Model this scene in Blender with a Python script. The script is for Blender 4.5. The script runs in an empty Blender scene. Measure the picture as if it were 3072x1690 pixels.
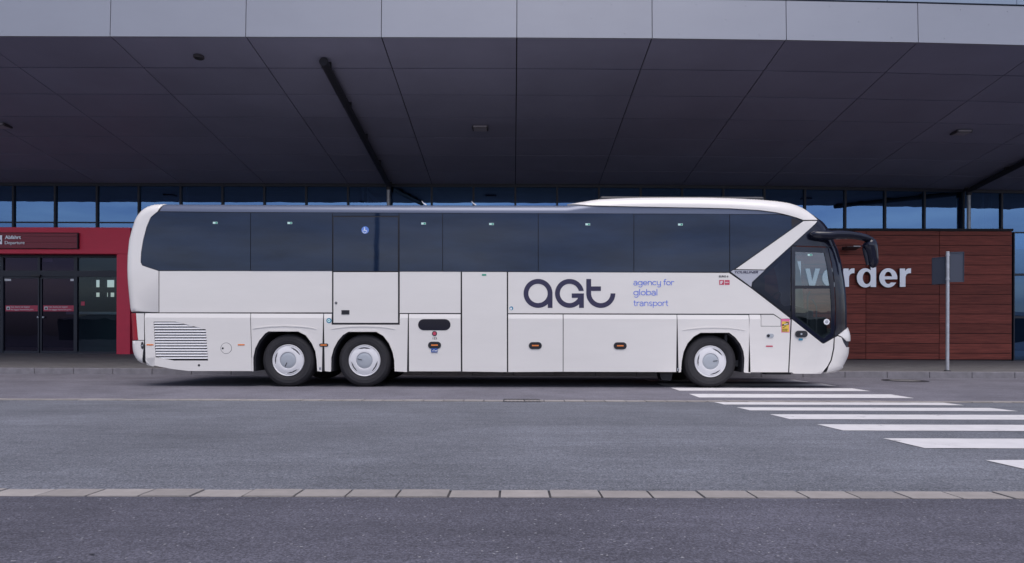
import bpy, bmesh, math, random
from mathutils import Vector, Matrix
from mathutils.geometry import delaunay_2d_cdt
random.seed(7)
R = math.radians
S = bpy.context.scene
COL = S.collection

# ------------------------------------------------------------ camera
FPX, CX, HY, H = 1900.0, 1540.0, 1007.7, 0.973      # focal length, principal point (photo pixels), eye height
ROLL = 0.0027
cd = bpy.data.cameras.new("camera"); cam = bpy.data.objects.new("camera", cd); COL.objects.link(cam)
cd.sensor_width = 36; cd.lens = 36*FPX/3072; cd.clip_start = 0.05; cd.clip_end = 3000
cd.shift_x = -(CX-1536)/3072; cd.shift_y = (HY-845)/3072
cam.matrix_world = Matrix.Translation((0, 0, H)) @ Matrix.Rotation(R(90), 4, 'X') @ Matrix.Rotation(ROLL, 4, 'Z')
S.camera = cam

# ------------------------------------------------------------ sky, sun, exposure
W = bpy.data.worlds.new("World"); S.world = W; W.use_nodes = True
nt = W.node_tree; bg = nt.nodes["Background"]
sky = nt.nodes.new("ShaderNodeTexSky"); sky.sky_type = 'NISHITA'; sky.sun_disc = False
SUN_EL, SUN_ROT = R(66), R(168)
sky.sun_elevation = SUN_EL; sky.sun_rotation = SUN_ROT; sky.air_density = 1.3; sky.dust_density = 4.0; sky.ozone_density = 1.6
hs = nt.nodes.new("ShaderNodeHueSaturation"); hs.inputs["Saturation"].default_value = 0.72
nt.links.new(sky.outputs[0], hs.inputs["Color"])
tc = nt.nodes.new("ShaderNodeTexCoord"); mp = nt.nodes.new("ShaderNodeMapping"); mp.inputs["Scale"].default_value = (1.4, 1.4, 9.0)
nz = nt.nodes.new("ShaderNodeTexNoise"); nz.inputs["Scale"].default_value = 2.2; nz.inputs["Detail"].default_value = 6
nt.links.new(tc.outputs["Generated"], mp.inputs[0]); nt.links.new(mp.outputs[0], nz.inputs["Vector"])
rp = nt.nodes.new("ShaderNodeValToRGB")
rp.color_ramp.elements[0].position = 0.32; rp.color_ramp.elements[0].color = (0.50, 0.55, 0.76, 1)
rp.color_ramp.elements[1].position = 0.7; rp.color_ramp.elements[1].color = (1.10, 1.06, 1.10, 1)
nt.links.new(nz.outputs[0], rp.inputs[0])
mx = nt.nodes.new("ShaderNodeMix"); mx.data_type = 'RGBA'; mx.blend_type = 'MULTIPLY'; mx.inputs[0].default_value = 1.0
nt.links.new(hs.outputs[0], mx.inputs[6]); nt.links.new(rp.outputs[0], mx.inputs[7])
# hazy overcast: the low sky is brighter than the zenith
sx_ = nt.nodes.new("ShaderNodeSeparateXYZ"); nt.links.new(tc.outputs["Generated"], sx_.inputs[0])
hr = nt.nodes.new("ShaderNodeMapRange"); hr.interpolation_type = 'SMOOTHSTEP'; hr.inputs[1].default_value = 0.0; hr.inputs[2].default_value = 0.5
hr.inputs[3].default_value = 2.3; hr.inputs[4].default_value = 0.95; nt.links.new(sx_.outputs[2], hr.inputs[0])
mh_ = nt.nodes.new("ShaderNodeMix"); mh_.data_type = 'RGBA'; mh_.blend_type = 'MULTIPLY'; mh_.inputs[0].default_value = 1.0
nt.links.new(mx.outputs[2], mh_.inputs[6]); nt.links.new(hr.outputs[0], mh_.inputs[7])
nt.links.new(mh_.outputs[2], bg.inputs["Color"]); bg.inputs["Strength"].default_value = 0.12

ld = bpy.data.lights.new("sun", 'SUN'); sun = bpy.data.objects.new("sun", ld); COL.objects.link(sun)
ld.energy = 1.55; ld.angle = R(45); ld.color = (1.0, 0.93, 0.86)
# azimuth as the sky's: rotation measured from +Y clockwise
sdir = Vector((math.sin(SUN_ROT)*math.cos(SUN_EL), math.cos(SUN_ROT)*math.cos(SUN_EL), math.sin(SUN_EL)))
sun.rotation_euler = sdir.to_track_quat('Z', 'Y').to_euler(); sun.location = sdir*50
S.view_settings.view_transform = 'Standard'; S.view_settings.look = 'None'; S.view_settings.gamma = 1
S.view_settings.exposure = 0.30
S.cycles.max_bounces = 8; S.cycles.transparent_max_bounces = 12

# ------------------------------------------------------------ pixel -> place helpers
def P(px, py, Y):
    u, v = px-CX, py-HY
    u0, v0 = u+v*ROLL, v-u*ROLL
    return Vector((u0*Y/FPX, Y, H-v0*Y/FPX))

# ------------------------------------------------------------ materials
MATS = {}
def base_mat(name):
    m = bpy.data.materials.new(name); m.use_nodes = True
    b = m.node_tree.nodes["Principled BSDF"]; MATS[name] = m
    return m, m.node_tree, b
def mat(name, col, rough=0.5, metal=0.0, var=0.0, vscale=3.0, stretch=(1, 1, 1), bump=0.0, bscale=60.0, coat=0.0, spec=0.5, rvar=0.0, emit=None, attr=0.0):
    m, t, b = base_mat(name)
    b.inputs["Base Color"].default_value = (*col, 1); b.inputs["Roughness"].default_value = rough
    b.inputs["Metallic"].default_value = metal; b.inputs["Coat Weight"].default_value = coat; b.inputs["Coat Roughness"].default_value = 0.06
    b.inputs["Specular IOR Level"].default_value = spec
    L = t.links.new
    if var or bump or rvar:
        tc = t.nodes.new("ShaderNodeTexCoord"); mp = t.nodes.new("ShaderNodeMapping"); mp.inputs["Scale"].default_value = stretch
        L(tc.outputs["Object"], mp.inputs[0])
    if var or rvar:
        n = t.nodes.new("ShaderNodeTexNoise"); n.inputs["Scale"].default_value = vscale; n.inputs["Detail"].default_value = 5; n.inputs["Roughness"].default_value = 0.62
        L(mp.outputs[0], n.inputs["Vector"])
    colsock = None
    if var:
        r = t.nodes.new("ShaderNodeMapRange"); r.inputs[1].default_value = 0.25; r.inputs[2].default_value = 0.75
        r.inputs[3].default_value = 1-var; r.inputs[4].default_value = 1+var
        L(n.outputs[0], r.inputs[0])
        mm = t.nodes.new("ShaderNodeMix"); mm.data_type = 'RGBA'; mm.blend_type = 'MULTIPLY'; mm.inputs[0].default_value = 1
        mm.inputs[6].default_value = (*col, 1); L(r.outputs[0], mm.inputs[7]); colsock = mm.outputs[2]
    if attr:
        a = t.nodes.new("ShaderNodeAttribute"); a.attribute_name = "tone"
        r = t.nodes.new("ShaderNodeMapRange"); r.inputs[3].default_value = 1-attr; r.inputs[4].default_value = 1+attr
        L(a.outputs["Fac"], r.inputs[0])
        mm = t.nodes.new("ShaderNodeMix"); mm.data_type = 'RGBA'; mm.blend_type = 'MULTIPLY'; mm.inputs[0].default_value = 1
        if colsock: L(colsock, mm.inputs[6])
        else: mm.inputs[6].default_value = (*col, 1)
        L(r.outputs[0], mm.inputs[7]); colsock = mm.outputs[2]
    if colsock: L(colsock, b.inputs["Base Color"])
    if rvar:
        r = t.nodes.new("ShaderNodeMapRange"); r.inputs[3].default_value = max(0, rough-rvar); r.inputs[4].default_value = rough+rvar
        L(n.outputs[0], r.inputs[0]); L(r.outputs[0], b.inputs["Roughness"])
    if bump:
        n2 = t.nodes.new("ShaderNodeTexNoise"); n2.inputs["Scale"].default_value = bscale; n2.inputs["Detail"].default_value = 3
        L(mp.outputs[0], n2.inputs["Vector"])
        bp = t.nodes.new("ShaderNodeBump"); bp.inputs["Strength"].default_value = bump; bp.inputs["Distance"].default_value = 0.01
        L(n2.outputs[0], bp.inputs["Height"]); L(bp.outputs[0], b.inputs["Normal"])
    if emit: b.inputs["Emission Color"].default_value = (*emit[0], 1); b.inputs["Emission Strength"].default_value = emit[1]
    return m
def glass(name, trans, refl, ior=1.5, rough=0.0, wav=0.0, wscale=1.5, boost=0.0):
    """thin pane: part mirror (by Fresnel), part tinted see-through"""
    m, t, b = base_mat(name); t.nodes.remove(b)
    L = t.links.new; out = t.nodes["Material Output"]
    tr = t.nodes.new("ShaderNodeBsdfTransparent"); tr.inputs[0].default_value = (*trans, 1)
    gl = t.nodes.new("ShaderNodeBsdfGlossy"); gl.inputs["Color"].default_value = (*refl, 1); gl.inputs["Roughness"].default_value = rough
    lw = t.nodes.new("ShaderNodeLayerWeight"); pw = t.nodes.new("ShaderNodeMath"); pw.operation = 'POWER'; pw.inputs[1].default_value = 5
    f0 = ((ior-1)/(ior+1))**2*1.9+boost
    fr = t.nodes.new("ShaderNodeMath"); fr.operation = 'MULTIPLY_ADD'; fr.inputs[1].default_value = 1-f0; fr.inputs[2].default_value = f0
    L(lw.outputs["Facing"], pw.inputs[0]); L(pw.outputs[0], fr.inputs[0])
    ms = t.nodes.new("ShaderNodeMixShader"); L(fr.outputs[0], ms.inputs[0])
    if wav:
        tc = t.nodes.new("ShaderNodeTexCoord"); n = t.nodes.new("ShaderNodeTexNoise"); n.inputs["Scale"].default_value = wscale
        L(tc.outputs["Object"], n.inputs["Vector"])
        bp = t.nodes.new("ShaderNodeBump"); bp.inputs["Strength"].default_value = wav; bp.inputs["Distance"].default_value = 0.05
        L(n.outputs[0], bp.inputs["Height"]); L(bp.outputs[0], gl.inputs["Normal"])
    L(tr.outputs[0], ms.inputs[1]); L(gl.outputs[0], ms.inputs[2]); L(ms.outputs[0], out.inputs[0])
    return m
def asphalt(name, a, b_, fine=95.0, blot=0.5, speck=0.35):
    m, t, b = base_mat(name); L = t.links.new
    tc = t.nodes.new("ShaderNodeTexCoord")
    def noise(sc, det, ro=0.6, stretch=None):
        n = t.nodes.new("ShaderNodeTexNoise"); n.inputs["Scale"].default_value = sc; n.inputs["Detail"].default_value = det; n.inputs["Roughness"].default_value = ro
        if stretch:
            mp = t.nodes.new("ShaderNodeMapping"); mp.inputs["Scale"].default_value = stretch; L(tc.outputs["Object"], mp.inputs[0]); L(mp.outputs[0], n.inputs["Vector"])
        else: L(tc.outputs["Object"], n.inputs["Vector"])
        return n
    n1 = noise(fine, 3, 0.7); n2 = noise(blot, 4); n3 = noise(7, 4, 0.6, (0.35, 1.6, 1))
    vo = t.nodes.new("ShaderNodeTexVoronoi"); vo.inputs["Scale"].default_value = fine*1.1; L(tc.outputs["Object"], vo.inputs["Vector"])
    r1 = t.nodes.new("ShaderNodeValToRGB"); r1.color_ramp.elements[0].position = 0.3; r1.color_ramp.elements[1].position = 0.72
    r1.color_ramp.elements[0].color = (*a, 1); r1.color_ramp.elements[1].color = (*b_, 1); L(n1.outputs[0], r1.inputs[0])
    def mult(prev, src, lo, hi, p0=0.3, p1=0.7):
        r = t.nodes.new("ShaderNodeMapRange"); r.inputs[1].default_value = p0; r.inputs[2].default_value = p1; r.inputs[3].default_value = lo; r.inputs[4].default_value = hi
        L(src, r.inputs[0])
        mm = t.nodes.new("ShaderNodeMix"); mm.data_type = 'RGBA'; mm.blend_type = 'MULTIPLY'; mm.inputs[0].default_value = 1
        L(prev, mm.inputs[6]); L(r.outputs[0], mm.inputs[7]); return mm.outputs[2]
    c = mult(r1.outputs[0], n2.outputs[0], 0.80, 1.16)
    n4 = noise(1.1, 6, 0.7, (0.12, 1.5, 1)); c = mult(c, n3.outputs[0], 0.88, 1.12); c = mult(c, n4.outputs[0], 0.84, 1.12)
    sep = t.nodes.new("ShaderNodeSeparateColor"); L(vo.outputs["Color"], sep.inputs[0])
    c = mult(c, sep.outputs[0], 1-speck*0.55, 1+speck, 0.0, 1.0)
    # sparse pale chippings
    gt = t.nodes.new("ShaderNodeMath"); gt.operation = 'GREATER_THAN'; gt.inputs[1].default_value = 0.995; L(sep.outputs[1], gt.inputs[0])
    mw = t.nodes.new("ShaderNodeMix"); mw.data_type = 'RGBA'; mw.inputs[7].default_value = (0.27, 0.27, 0.29, 1); L(gt.outputs[0], mw.inputs[0]); L(c, mw.inputs[6]); c = mw.outputs[2]
    L(c, b.inputs["Base Color"]); b.inputs["Roughness"].default_value = 0.82; b.inputs["Specular IOR Level"].default_value = 0.35
    bp = t.nodes.new("ShaderNodeBump"); bp.inputs["Strength"].default_value = 0.5; bp.inputs["Distance"].default_value = 0.006
    L(n1.outputs[0], bp.inputs["Height"]); L(bp.outputs[0], b.inputs["Normal"])
    return m

WHITE = mat("white_paint", (0.725, 0.705, 0.68), 0.30, coat=0.3, var=0.03, vscale=1.2, stretch=(0.6, 1, 2.5), bump=0.05, bscale=1.8)
WHITE2 = mat("white_plastic", (0.70, 0.70, 0.72), 0.38, var=0.03, vscale=9)
GREYPAINT = mat("silver_paint", (0.42, 0.43, 0.48), 0.35, metal=0.2)
HULL = mat("body_black", (0.012, 0.012, 0.018), 0.6)
TINT = mat("tinted_glass", (0.010, 0.020, 0.047), 0.03, spec=0.37, bump=0.07, bscale=1.6, var=0.45, vscale=1.1, stretch=(0.5, 1, 2.2))
RAILM = mat("grey_rail", (0.11, 0.13, 0.19), 0.3, metal=0.25, spec=0.6)
GLOSSK = mat("gloss_black", (0.009, 0.011, 0.024), 0.07, spec=0.42)
TRIM = mat("black_plastic", (0.02, 0.021, 0.028), 0.45)
RUBBER = mat("tyre_rubber", (0.020, 0.019, 0.023), 0.72, var=0.2, vscale=8, bump=0.15, bscale=40)
SEAL = mat("rubber_seal", (0.008, 0.008, 0.014), 0.6)
ALU = mat("brushed_hub", (0.40, 0.43, 0.47), 0.5, metal=0.2)
SLOT = mat("slot_dark", (0.05, 0.05, 0.06), 0.6)
ORANGE = mat("orange_lens", (0.75, 0.22, 0.05), 0.3)
REDLENS = mat("red_lens", (0.35, 0.015, 0.03), 0.15, coat=0.5)
HEADL = mat("headlamp_glass", (0.03, 0.035, 0.05), 0.05, spec=0.8)
LOGO = mat("logo_navy", (0.026, 0.023, 0.066), 0.45)
LOGOB = mat("logo_blue", (0.13, 0.21, 0.70), 0.45)
ST_GREEN = mat("sticker_green", (0.03, 0.30, 0.20), 0.5)
ST_PALE = mat("sticker_pale", (0.55, 0.78, 0.74), 0.5)
ST_BLUE = mat("sticker_blue", (0.10, 0.22, 0.62), 0.5)
ST_DBLUE = mat("sticker_dark_blue", (0.02, 0.08, 0.32), 0.5)
ST_TEAL = mat("sticker_teal", (0.03, 0.22, 0.36), 0.5)
ST_WHITE = mat("sticker_white", (0.75, 0.77, 0.8), 0.5)
ST_RED = mat("sticker_red", (0.50, 0.05, 0.10), 0.5)
ST_YEL = mat("sticker_yellow", (0.75, 0.50, 0.06), 0.5)
ST_PINK = mat("sticker_pink", (0.70, 0.16, 0.32), 0.5)
ST_BLACK = mat("sticker_black", (0.015, 0.015, 0.02), 0.5)
CABGL = glass("cab_glass", (0.62, 0.74, 0.74), (0.85, 0.97, 1.0), ior=1.5, boost=0.06, wav=0.03, wscale=2)
QGL = glass("quarter_glass", (0.10, 0.11, 0.14), (0.48, 0.55, 0.80), ior=1.4, wav=0.04, wscale=2)
WSGL = glass("windshield_glass", (0.80, 0.84, 0.84), (0.8, 0.85, 1.0), ior=1.4)
INTER = mat("cab_trim", (0.03, 0.032, 0.04), 0.7)
FABRIC = mat("seat_fabric", (0.035, 0.04, 0.06), 0.9)

ASPH = asphalt("road_asphalt", (0.068, 0.074, 0.090), (0.185, 0.194, 0.222), 105, speck=0.6)
ASPHF = asphalt("apron_asphalt", (0.044, 0.044, 0.058), (0.130, 0.128, 0.160), 120, 0.7, 0.45)
ASPHB = asphalt("lane_asphalt", (0.100, 0.098, 0.118), (0.185, 0.180, 0.212), 80, 0.8)
LAND = mat("land_ground", (0.07, 0.07, 0.075), 0.9, var=0.3, vscale=0.05)
PAVE = mat("pavement_slabs", (0.15, 0.145, 0.145), 0.85, var=0.2, vscale=3.0, stretch=(0.4, 1.3, 1), bump=0.2, bscale=40)
KERBM = mat("kerb_stone", (0.185, 0.178, 0.195), 0.85, var=0.22, vscale=5, bump=0.3, bscale=50)
STONE = mat("gutter_stone_mat", (0.29, 0.268, 0.255), 0.85, var=0.14, vscale=9, bump=0.3, bscale=90, attr=0.12)
LINE = mat("line_paint", (0.66, 0.65, 0.66), 0.6, var=0.09, vscale=5, bump=0.25, bscale=120)
def worn_line():
    t = LINE.node_tree; L = t.links.new; b = t.nodes["Principled BSDF"]; prev = b.inputs["Base Color"].links[0].from_socket
    tc = t.nodes.new("ShaderNodeTexCoord"); n = t.nodes.new("ShaderNodeTexNoise"); n.inputs["Scale"].default_value = 4.5; n.inputs["Detail"].default_value = 9; n.inputs["Roughness"].default_value = 0.78
    L(tc.outputs["Object"], n.inputs["Vector"]); r = t.nodes.new("ShaderNodeMapRange"); r.inputs[1].default_value = 0.59; r.inputs[2].default_value = 0.70; L(n.outputs[0], r.inputs[0])
    mm = t.nodes.new("ShaderNodeMix"); mm.data_type = 'RGBA'; mm.inputs[7].default_value = (0.13, 0.13, 0.145, 1); L(r.outputs[0], mm.inputs[0]); L(prev, mm.inputs[6]); L(mm.outputs[2], b.inputs["Base Color"])
worn_line()
GROUT = mat("grout", (0.075, 0.073, 0.082), 0.95, var=0.3, vscale=30)
SLATE = mat("dark_joint", (0.015, 0.015, 0.02), 0.9)
IRON = mat("cast_iron", (0.035, 0.035, 0.042), 0.6, metal=0.3, var=0.2, vscale=20)

FASCIA = mat("fascia_aluminium", (0.30, 0.315, 0.36), 0.42, metal=0.25, var=0.045, vscale=0.8, stretch=(0.5, 1, 1), attr=0.03)
FASCIA2 = mat("upper_fascia_metal", (0.26, 0.32, 0.40), 0.35, metal=0.3, var=0.05)
SOFFIT = mat("soffit_panel", (0.228, 0.230, 0.320), 0.5, var=0.10, vscale=0.55, attr=0.06)
FRAME = mat("window_frame_dark", (0.012, 0.016, 0.032), 0.45)
FACGL = glass("facade_glass", (0.16, 0.27, 0.36), (0.28, 0.52, 0.95), ior=1.6, boost=0.18, wav=0.05, wscale=0.7)
DOORGL = glass("door_glass", (0.34, 0.32, 0.44), (0.50, 0.42, 0.68), ior=1.4, wav=0.02)
SIDEGL = glass("side_light_glass", (0.55, 0.70, 0.70), (0.6, 0.75, 0.9), ior=1.4, wav=0.02)
INDARK = mat("hall_interior", (0.035, 0.05, 0.065), 0.8, var=0.2, vscale=0.5)
INFLOOR = mat("hall_floor", (0.06, 0.055, 0.07), 0.4)
INSTEEL = mat("hall_steel", (0.35, 0.38, 0.42), 0.5)
REDM = mat("red_cladding", (0.76, 0.036, 0.085), 0.5, var=0.07, vscale=1.3)
REDD = mat("red_board", (0.26, 0.014, 0.038), 0.4)
def wood():
    m, t, b = base_mat("timber_cladding"); L = t.links.new
    tc = t.nodes.new("ShaderNodeTexCoord"); mp = t.nodes.new("ShaderNodeMapping"); mp.inputs["Scale"].default_value = (0.55, 1, 16)
    L(tc.outputs["Object"], mp.inputs[0])
    at = t.nodes.new("ShaderNodeAttribute"); at.attribute_name = "tone"
    ofs = t.nodes.new("ShaderNodeVectorMath"); ofs.operation = 'ADD'
    ml = t.nodes.new("ShaderNodeVectorMath"); ml.operation = 'SCALE'; ml.inputs[3].default_value = 37.0
    L(at.outputs["Color"], ml.inputs[0]); L(mp.outputs[0], ofs.inputs[0]); L(ml.outputs[0], ofs.inputs[1])
    n = t.nodes.new("ShaderNodeTexNoise"); n.inputs["Scale"].default_value = 2.6; n.inputs["Detail"].default_value = 7; n.inputs["Roughness"].default_value = 0.68
    L(ofs.outputs[0], n.inputs["Vector"])
    r = t.nodes.new("ShaderNodeValToRGB")
    r.color_ramp.elements[0].position = 0.3; r.color_ramp.elements[0].color = (0.115, 0.027, 0.022, 1)
    r.color_ramp.elements[1].position = 0.72; r.color_ramp.elements[1].color = (0.33, 0.080, 0.056, 1)
    L(n.outputs[0], r.inputs[0])
    mr = t.nodes.new("ShaderNodeMapRange"); mr.inputs[3].default_value = 0.78; mr.inputs[4].default_value = 1.2; L(at.outputs["Fac"], mr.inputs[0])
    mm = t.nodes.new("ShaderNodeMix"); mm.data_type = 'RGBA'; mm.blend_type = 'MULTIPLY'; mm.inputs[0].default_value = 1
    L(r.outputs[0], mm.inputs[6]); L(mr.outputs[0], mm.inputs[7]); L(mm.outputs[2], b.inputs["Base Color"]); b.inputs["Roughness"].default_value = 0.6; b.inputs["Specular IOR Level"].default_value = 0.25
    return m
WOOD = wood()
LETTER = mat("letter_metal", (0.78, 0.79, 0.84), 0.34, metal=0.55)
LETTERS = mat("letter_return", (0.06, 0.06, 0.08), 0.5)
GALV = mat("galvanised_steel", (0.46, 0.48, 0.52), 0.45, metal=0.35, var=0.2, vscale=14)
SIGNB = mat("sign_back", (0.055, 0.065, 0.095), 0.5, metal=0.2)
PIPEM = mat("dark_pipe", (0.030, 0.030, 0.040), 0.5, metal=0.2)
LAMPH = mat("lamp_housing", (0.055, 0.05, 0.06), 0.5)
LAMPL = mat("lamp_lens", (0.32, 0.30, 0.34), 0.4)
FAR = mat("far_shed", (0.07, 0.07, 0.085), 0.8)

# ------------------------------------------------------------ mesh building
ORG = {}
class MB:
    def __init__(s): s.v = []; s.f = []; s.mi = []; s.tone = []; s.t = 0.5
    def face(s, pts, mi=0):
        i = len(s.v); s.v += [tuple(p) for p in pts]; s.f.append(list(range(i, i+len(pts)))); s.mi.append(mi); s.tone.append(s.t)
    def add(s, v, f, mi=0):
        i = len(s.v); s.v += [tuple(p) for p in v]
        for q in f: s.f.append([a+i for a in q]); s.mi.append(mi); s.tone.append(s.t)
    def box(s, a, b, mi=0):
        x0, x1 = sorted((a[0], b[0])); y0, y1 = sorted((a[1], b[1])); z0, z1 = sorted((a[2], b[2]))
        s.hexa([(x0, y0, z0), (x1, y0, z0), (x1, y1, z0), (x0, y1, z0), (x0, y0, z1), (x1, y0, z1), (x1, y1, z1), (x0, y1, z1)], mi)
    def hexa(s, v, mi=0):
        s.add(v, [[0, 3, 2, 1], [4, 5, 6, 7], [0, 1, 5, 4], [1, 2, 6, 5], [2, 3, 7, 6], [3, 0, 4, 7]], mi)
    def tube(s, path, rad, n=12, mi=0, sq=None, cap=True):
        """sweep a circle (or ellipse: sq scales the second axis) along path"""
        path = [Vector(p) for p in path]; k = len(path)
        rad = rad if isinstance(rad, (list, tuple)) else [rad]*k
        base = len(s.v); prev = None
        for i, p in enumerate(path):
            t = (path[min(i+1, k-1)]-path[max(i-1, 0)]).normalized()
            up = prev if prev else (Vector((0, 1, 0)) if abs(t.y) < 0.9 else Vector((1, 0, 0)))
            a = (up-t*up.dot(t)).normalized(); b = t.cross(a); prev = a
            ra = rad[i] if not sq else rad[i]*sq
            for j in range(n):
                th = 2*math.pi*j/n; s.v.append(tuple(p+a*math.cos(th)*ra+b*math.sin(th)*rad[i]))
        for i in range(k-1):
            for j in range(n):
                s.f.append([base+i*n+j, base+i*n+(j+1) % n, base+(i+1)*n+(j+1) % n, base+(i+1)*n+j]); s.mi.append(mi); s.tone.append(s.t)
        if cap:
            s.f.append([base+j for j in reversed(range(n))]); s.f.append([base+(k-1)*n+j for j in range(n)]); s.mi += [mi, mi]; s.tone += [s.t, s.t]
    def lathe(s, prof, c, n=48, axis='Y', mi=0):
        """prof: (radius, along) pairs turned round an axis through c"""
        base = len(s.v); c = Vector(c)
        for (r, a) in prof:
            for j in range(n):
                th = 2*math.pi*j/n; u, w = r*math.cos(th), r*math.sin(th)
                s.v.append(tuple(c+(Vector((u, a, w)) if axis == 'Y' else Vector((u, w, a)))))
        for i in range(len(prof)-1):
            for j in range(n):
                s.f.append([base+i*n+j, base+i*n+(j+1) % n, base+(i+1)*n+(j+1) % n, base+(i+1)*n+j]); s.mi.append(mi); s.tone.append(s.t)
    def build(s, name, mats, parent=None, smooth=None, bevel=0.0, origin=None):
        mats = mats if isinstance(mats, (list, tuple)) else [mats]
        if parent is not None: off = ORG[parent.name] if origin is None else Vector(origin)
        elif origin is not None: off = Vector(origin)
        else:
            xs = [p[0] for p in s.v]; ys = [p[1] for p in s.v]; zs = [p[2] for p in s.v]
            off = Vector(((min(xs)+max(xs))/2, (min(ys)+max(ys))/2, min(zs)))
        me = bpy.data.meshes.new(name)
        me.from_pydata([(p[0]-off.x, p[1]-off.y, p[2]-off.z) for p in s.v], [], s.f)
        for m in mats: me.materials.append(m)
        me.polygons.foreach_set("material_index", s.mi)
        at = me.attributes.new("tone", 'FLOAT', 'FACE'); at.data.foreach_set("value", s.tone)
        bm = bmesh.new(); bm.from_mesh(me); bmesh.ops.remove_doubles(bm, verts=bm.verts, dist=1e-5)
        bmesh.ops.recalc_face_normals(bm, faces=bm.faces); bm.to_mesh(me); bm.free()
        me.update()
        o = bpy.data.objects.new(name, me); COL.objects.link(o)
        if bevel:
            bv = o.modifiers.new("bevel", 'BEVEL'); bv.width = bevel; bv.segments = 2; bv.limit_method = 'ANGLE'; bv.angle_limit = R(40)
        if smooth is not None:
            me.polygons.foreach_set("use_smooth", [True]*len(me.polygons))
            me.set_sharp_from_angle(angle=R(smooth))
        if parent is not None:
            o.parent = parent; o.location = off-ORG[parent.name]
        else: o.location = off
        ORG[o.name] = off
        return o
def thing(name, label, cat, loc, group=None):
    o = bpy.data.objects.new(name, None); COL.objects.link(o); o.location = loc; o.empty_display_size = 0.3
    ORG[o.name] = Vector(loc); return tag(o, label, cat, group)
def tag(o, label=None, cat=None, group=None, kind=None):
    if label: o["label"] = label
    if cat: o["category"] = cat
    if group: o["group"] = group
    if kind: o["kind"] = kind
    return o
def struct(o): o["kind"] = "structure"; return o
_dg = None
def text2d(s, bold=0.0):
    cu = bpy.data.curves.new("t", 'FONT'); cu.body = s; cu.resolution_u = 6; cu.offset = bold; cu.fill_mode = 'FRONT' if hasattr(cu, 'fill_mode') else 'BOTH'
    ob = bpy.data.objects.new("t", cu); COL.objects.link(ob)
    dg = bpy.context.evaluated_depsgraph_get(); ev = ob.evaluated_get(dg); me = ev.to_mesh()
    v = [(p.co.x, p.co.y) for p in me.vertices]; f = [list(p.vertices) for p in me.polygons]
    ev.to_mesh_clear(); bpy.data.objects.remove(ob); bpy.data.curves.remove(cu)
    x0 = min(p[0] for p in v); x1 = max(p[0] for p in v); y0 = min(p[1] for p in v); y1 = max(p[1] for p in v)
    return [((x-x0)/(x1-x0), (y-y0)/(y1-y0)) for x, y in v], f
def put_text(mb, s, box, Y, thick=0.002, bold=0.0, mi=0, back=None, skew=0.0):
    """lettering whose bounding box is the pixel box (x0, ytop, x1, ybottom) at depth Y, thick metres proud"""
    v, f = text2d(s, bold); x0, yt, x1, yb = box
    A = [P(x0+(x1-x0)*a+skew*(b-0.5)*(yb-yt), yb+(yt-yb)*b, Y) for a, b in v]
    n = len(A); mb.add(A, f, mi)
    if thick:
        cnt = {}
        for q in f:
            for i in range(len(q)):
                e = (q[i], q[(i+1) % len(q)]); cnt[e] = 1
        B = [a+Vector((0, thick, 0)) for a in A]; base = len(mb.v); mb.v += [tuple(p) for p in A]+[tuple(p) for p in B]
        for (a, b) in cnt:
            if (b, a) not in cnt:
                mb.f.append([base+a, base+b, base+n+b, base+n+a]); mb.mi.append(back if back is not None else mi); mb.tone.append(0.5)

# ------------------------------------------------------------ ground, road, pavement
def sheet(name, m, pts_z, xs=(-60, 60)):
    """strips across X through (Y, z) stations"""
    mb = MB()
    for (y0, z0), (y1, z1) in zip(pts_z, pts_z[1:]):
        mb.face([(xs[0], y0, z0), (xs[1], y0, z0), (xs[1], y1, z1), (xs[0], y1, z1)])
    return struct(mb.build(name, m))
NEAR = lambda y: 0.27-0.028*y
mb = MB(); mb.face([(-900, -900, -0.35), (900, -900, -0.35), (900, 900, -0.35), (-900, 900, -0.35)]); struct(mb.build("ground", LAND))
G0, G1 = 3.10, 3.26          # near row of gutter stones
G2, G3 = 9.30, 9.56          # far row of gutter stones
mb = MB()
st_ = [(-70, 0.24), (-3, 0.24), (1.0, NEAR(1.0)), (G0-0.004, NEAR(G0)-0.002)]
for (y0, z0), (y1, z1) in zip(st_, st_[1:]): mb.face([(-60, y0, z0), (60, y0, z0), (60, y1, z1), (-60, y1, z1)])
def crack(pts, w):        # fine open cracks
    for (xa, ya), (xb, yb) in zip(pts, pts[1:]):
        w1 = w*random.uniform(0.5, 1.2)
        mb.face([(xa, ya-w, NEAR(ya)+0.002), (xb, yb-w1, NEAR(yb)+0.002), (xb, yb+w1*0.3, NEAR(yb)+0.002), (xa, ya+w*0.3, NEAR(ya)+0.002)], 1)
crack([(-1.52, 3.02), (-1.42, 3.025), (-1.33, 3.04), (-1.22, 3.045), (-1.12, 3.062)], 0.003)
crack([(2.6, 2.6), (2.66, 2.63), (2.70, 2.70), (2.78, 2.72)], 0.0025)
for (xa, ya, r_) in ((-1.98, 2.42, 0.014), (-1.46, 2.2, 0.008), (1.05, 2.75, 0.006), (-0.35, 2.3, 0.005)):
    mb.face([(xa+r_*math.cos(k*1.05)*(1.6 if k % 2 else 1), ya+0.6*r_*math.sin(k*1.05), NEAR(ya)+0.002) for k in range(6)], 1)
struct(mb.build("parking_apron", [ASPHF, SLATE]))
sheet("road", ASPH, [(G1+0.006, NEAR(G1)-0.006), (G2-0.01, NEAR(G2)-0.004)])
KY = lambda x: 15.5-0.03*x
mb = MB(); mb.face([(-60, G3+0.012, -0.004), (60, G3+0.012, -0.004), (60, 11.0, 0), (-60, 11.0, 0)])
mb.face([(-60, 11, 0), (60, 11, 0), (60, 12.6, 0), (-60, 12.6, 0)])
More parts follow.
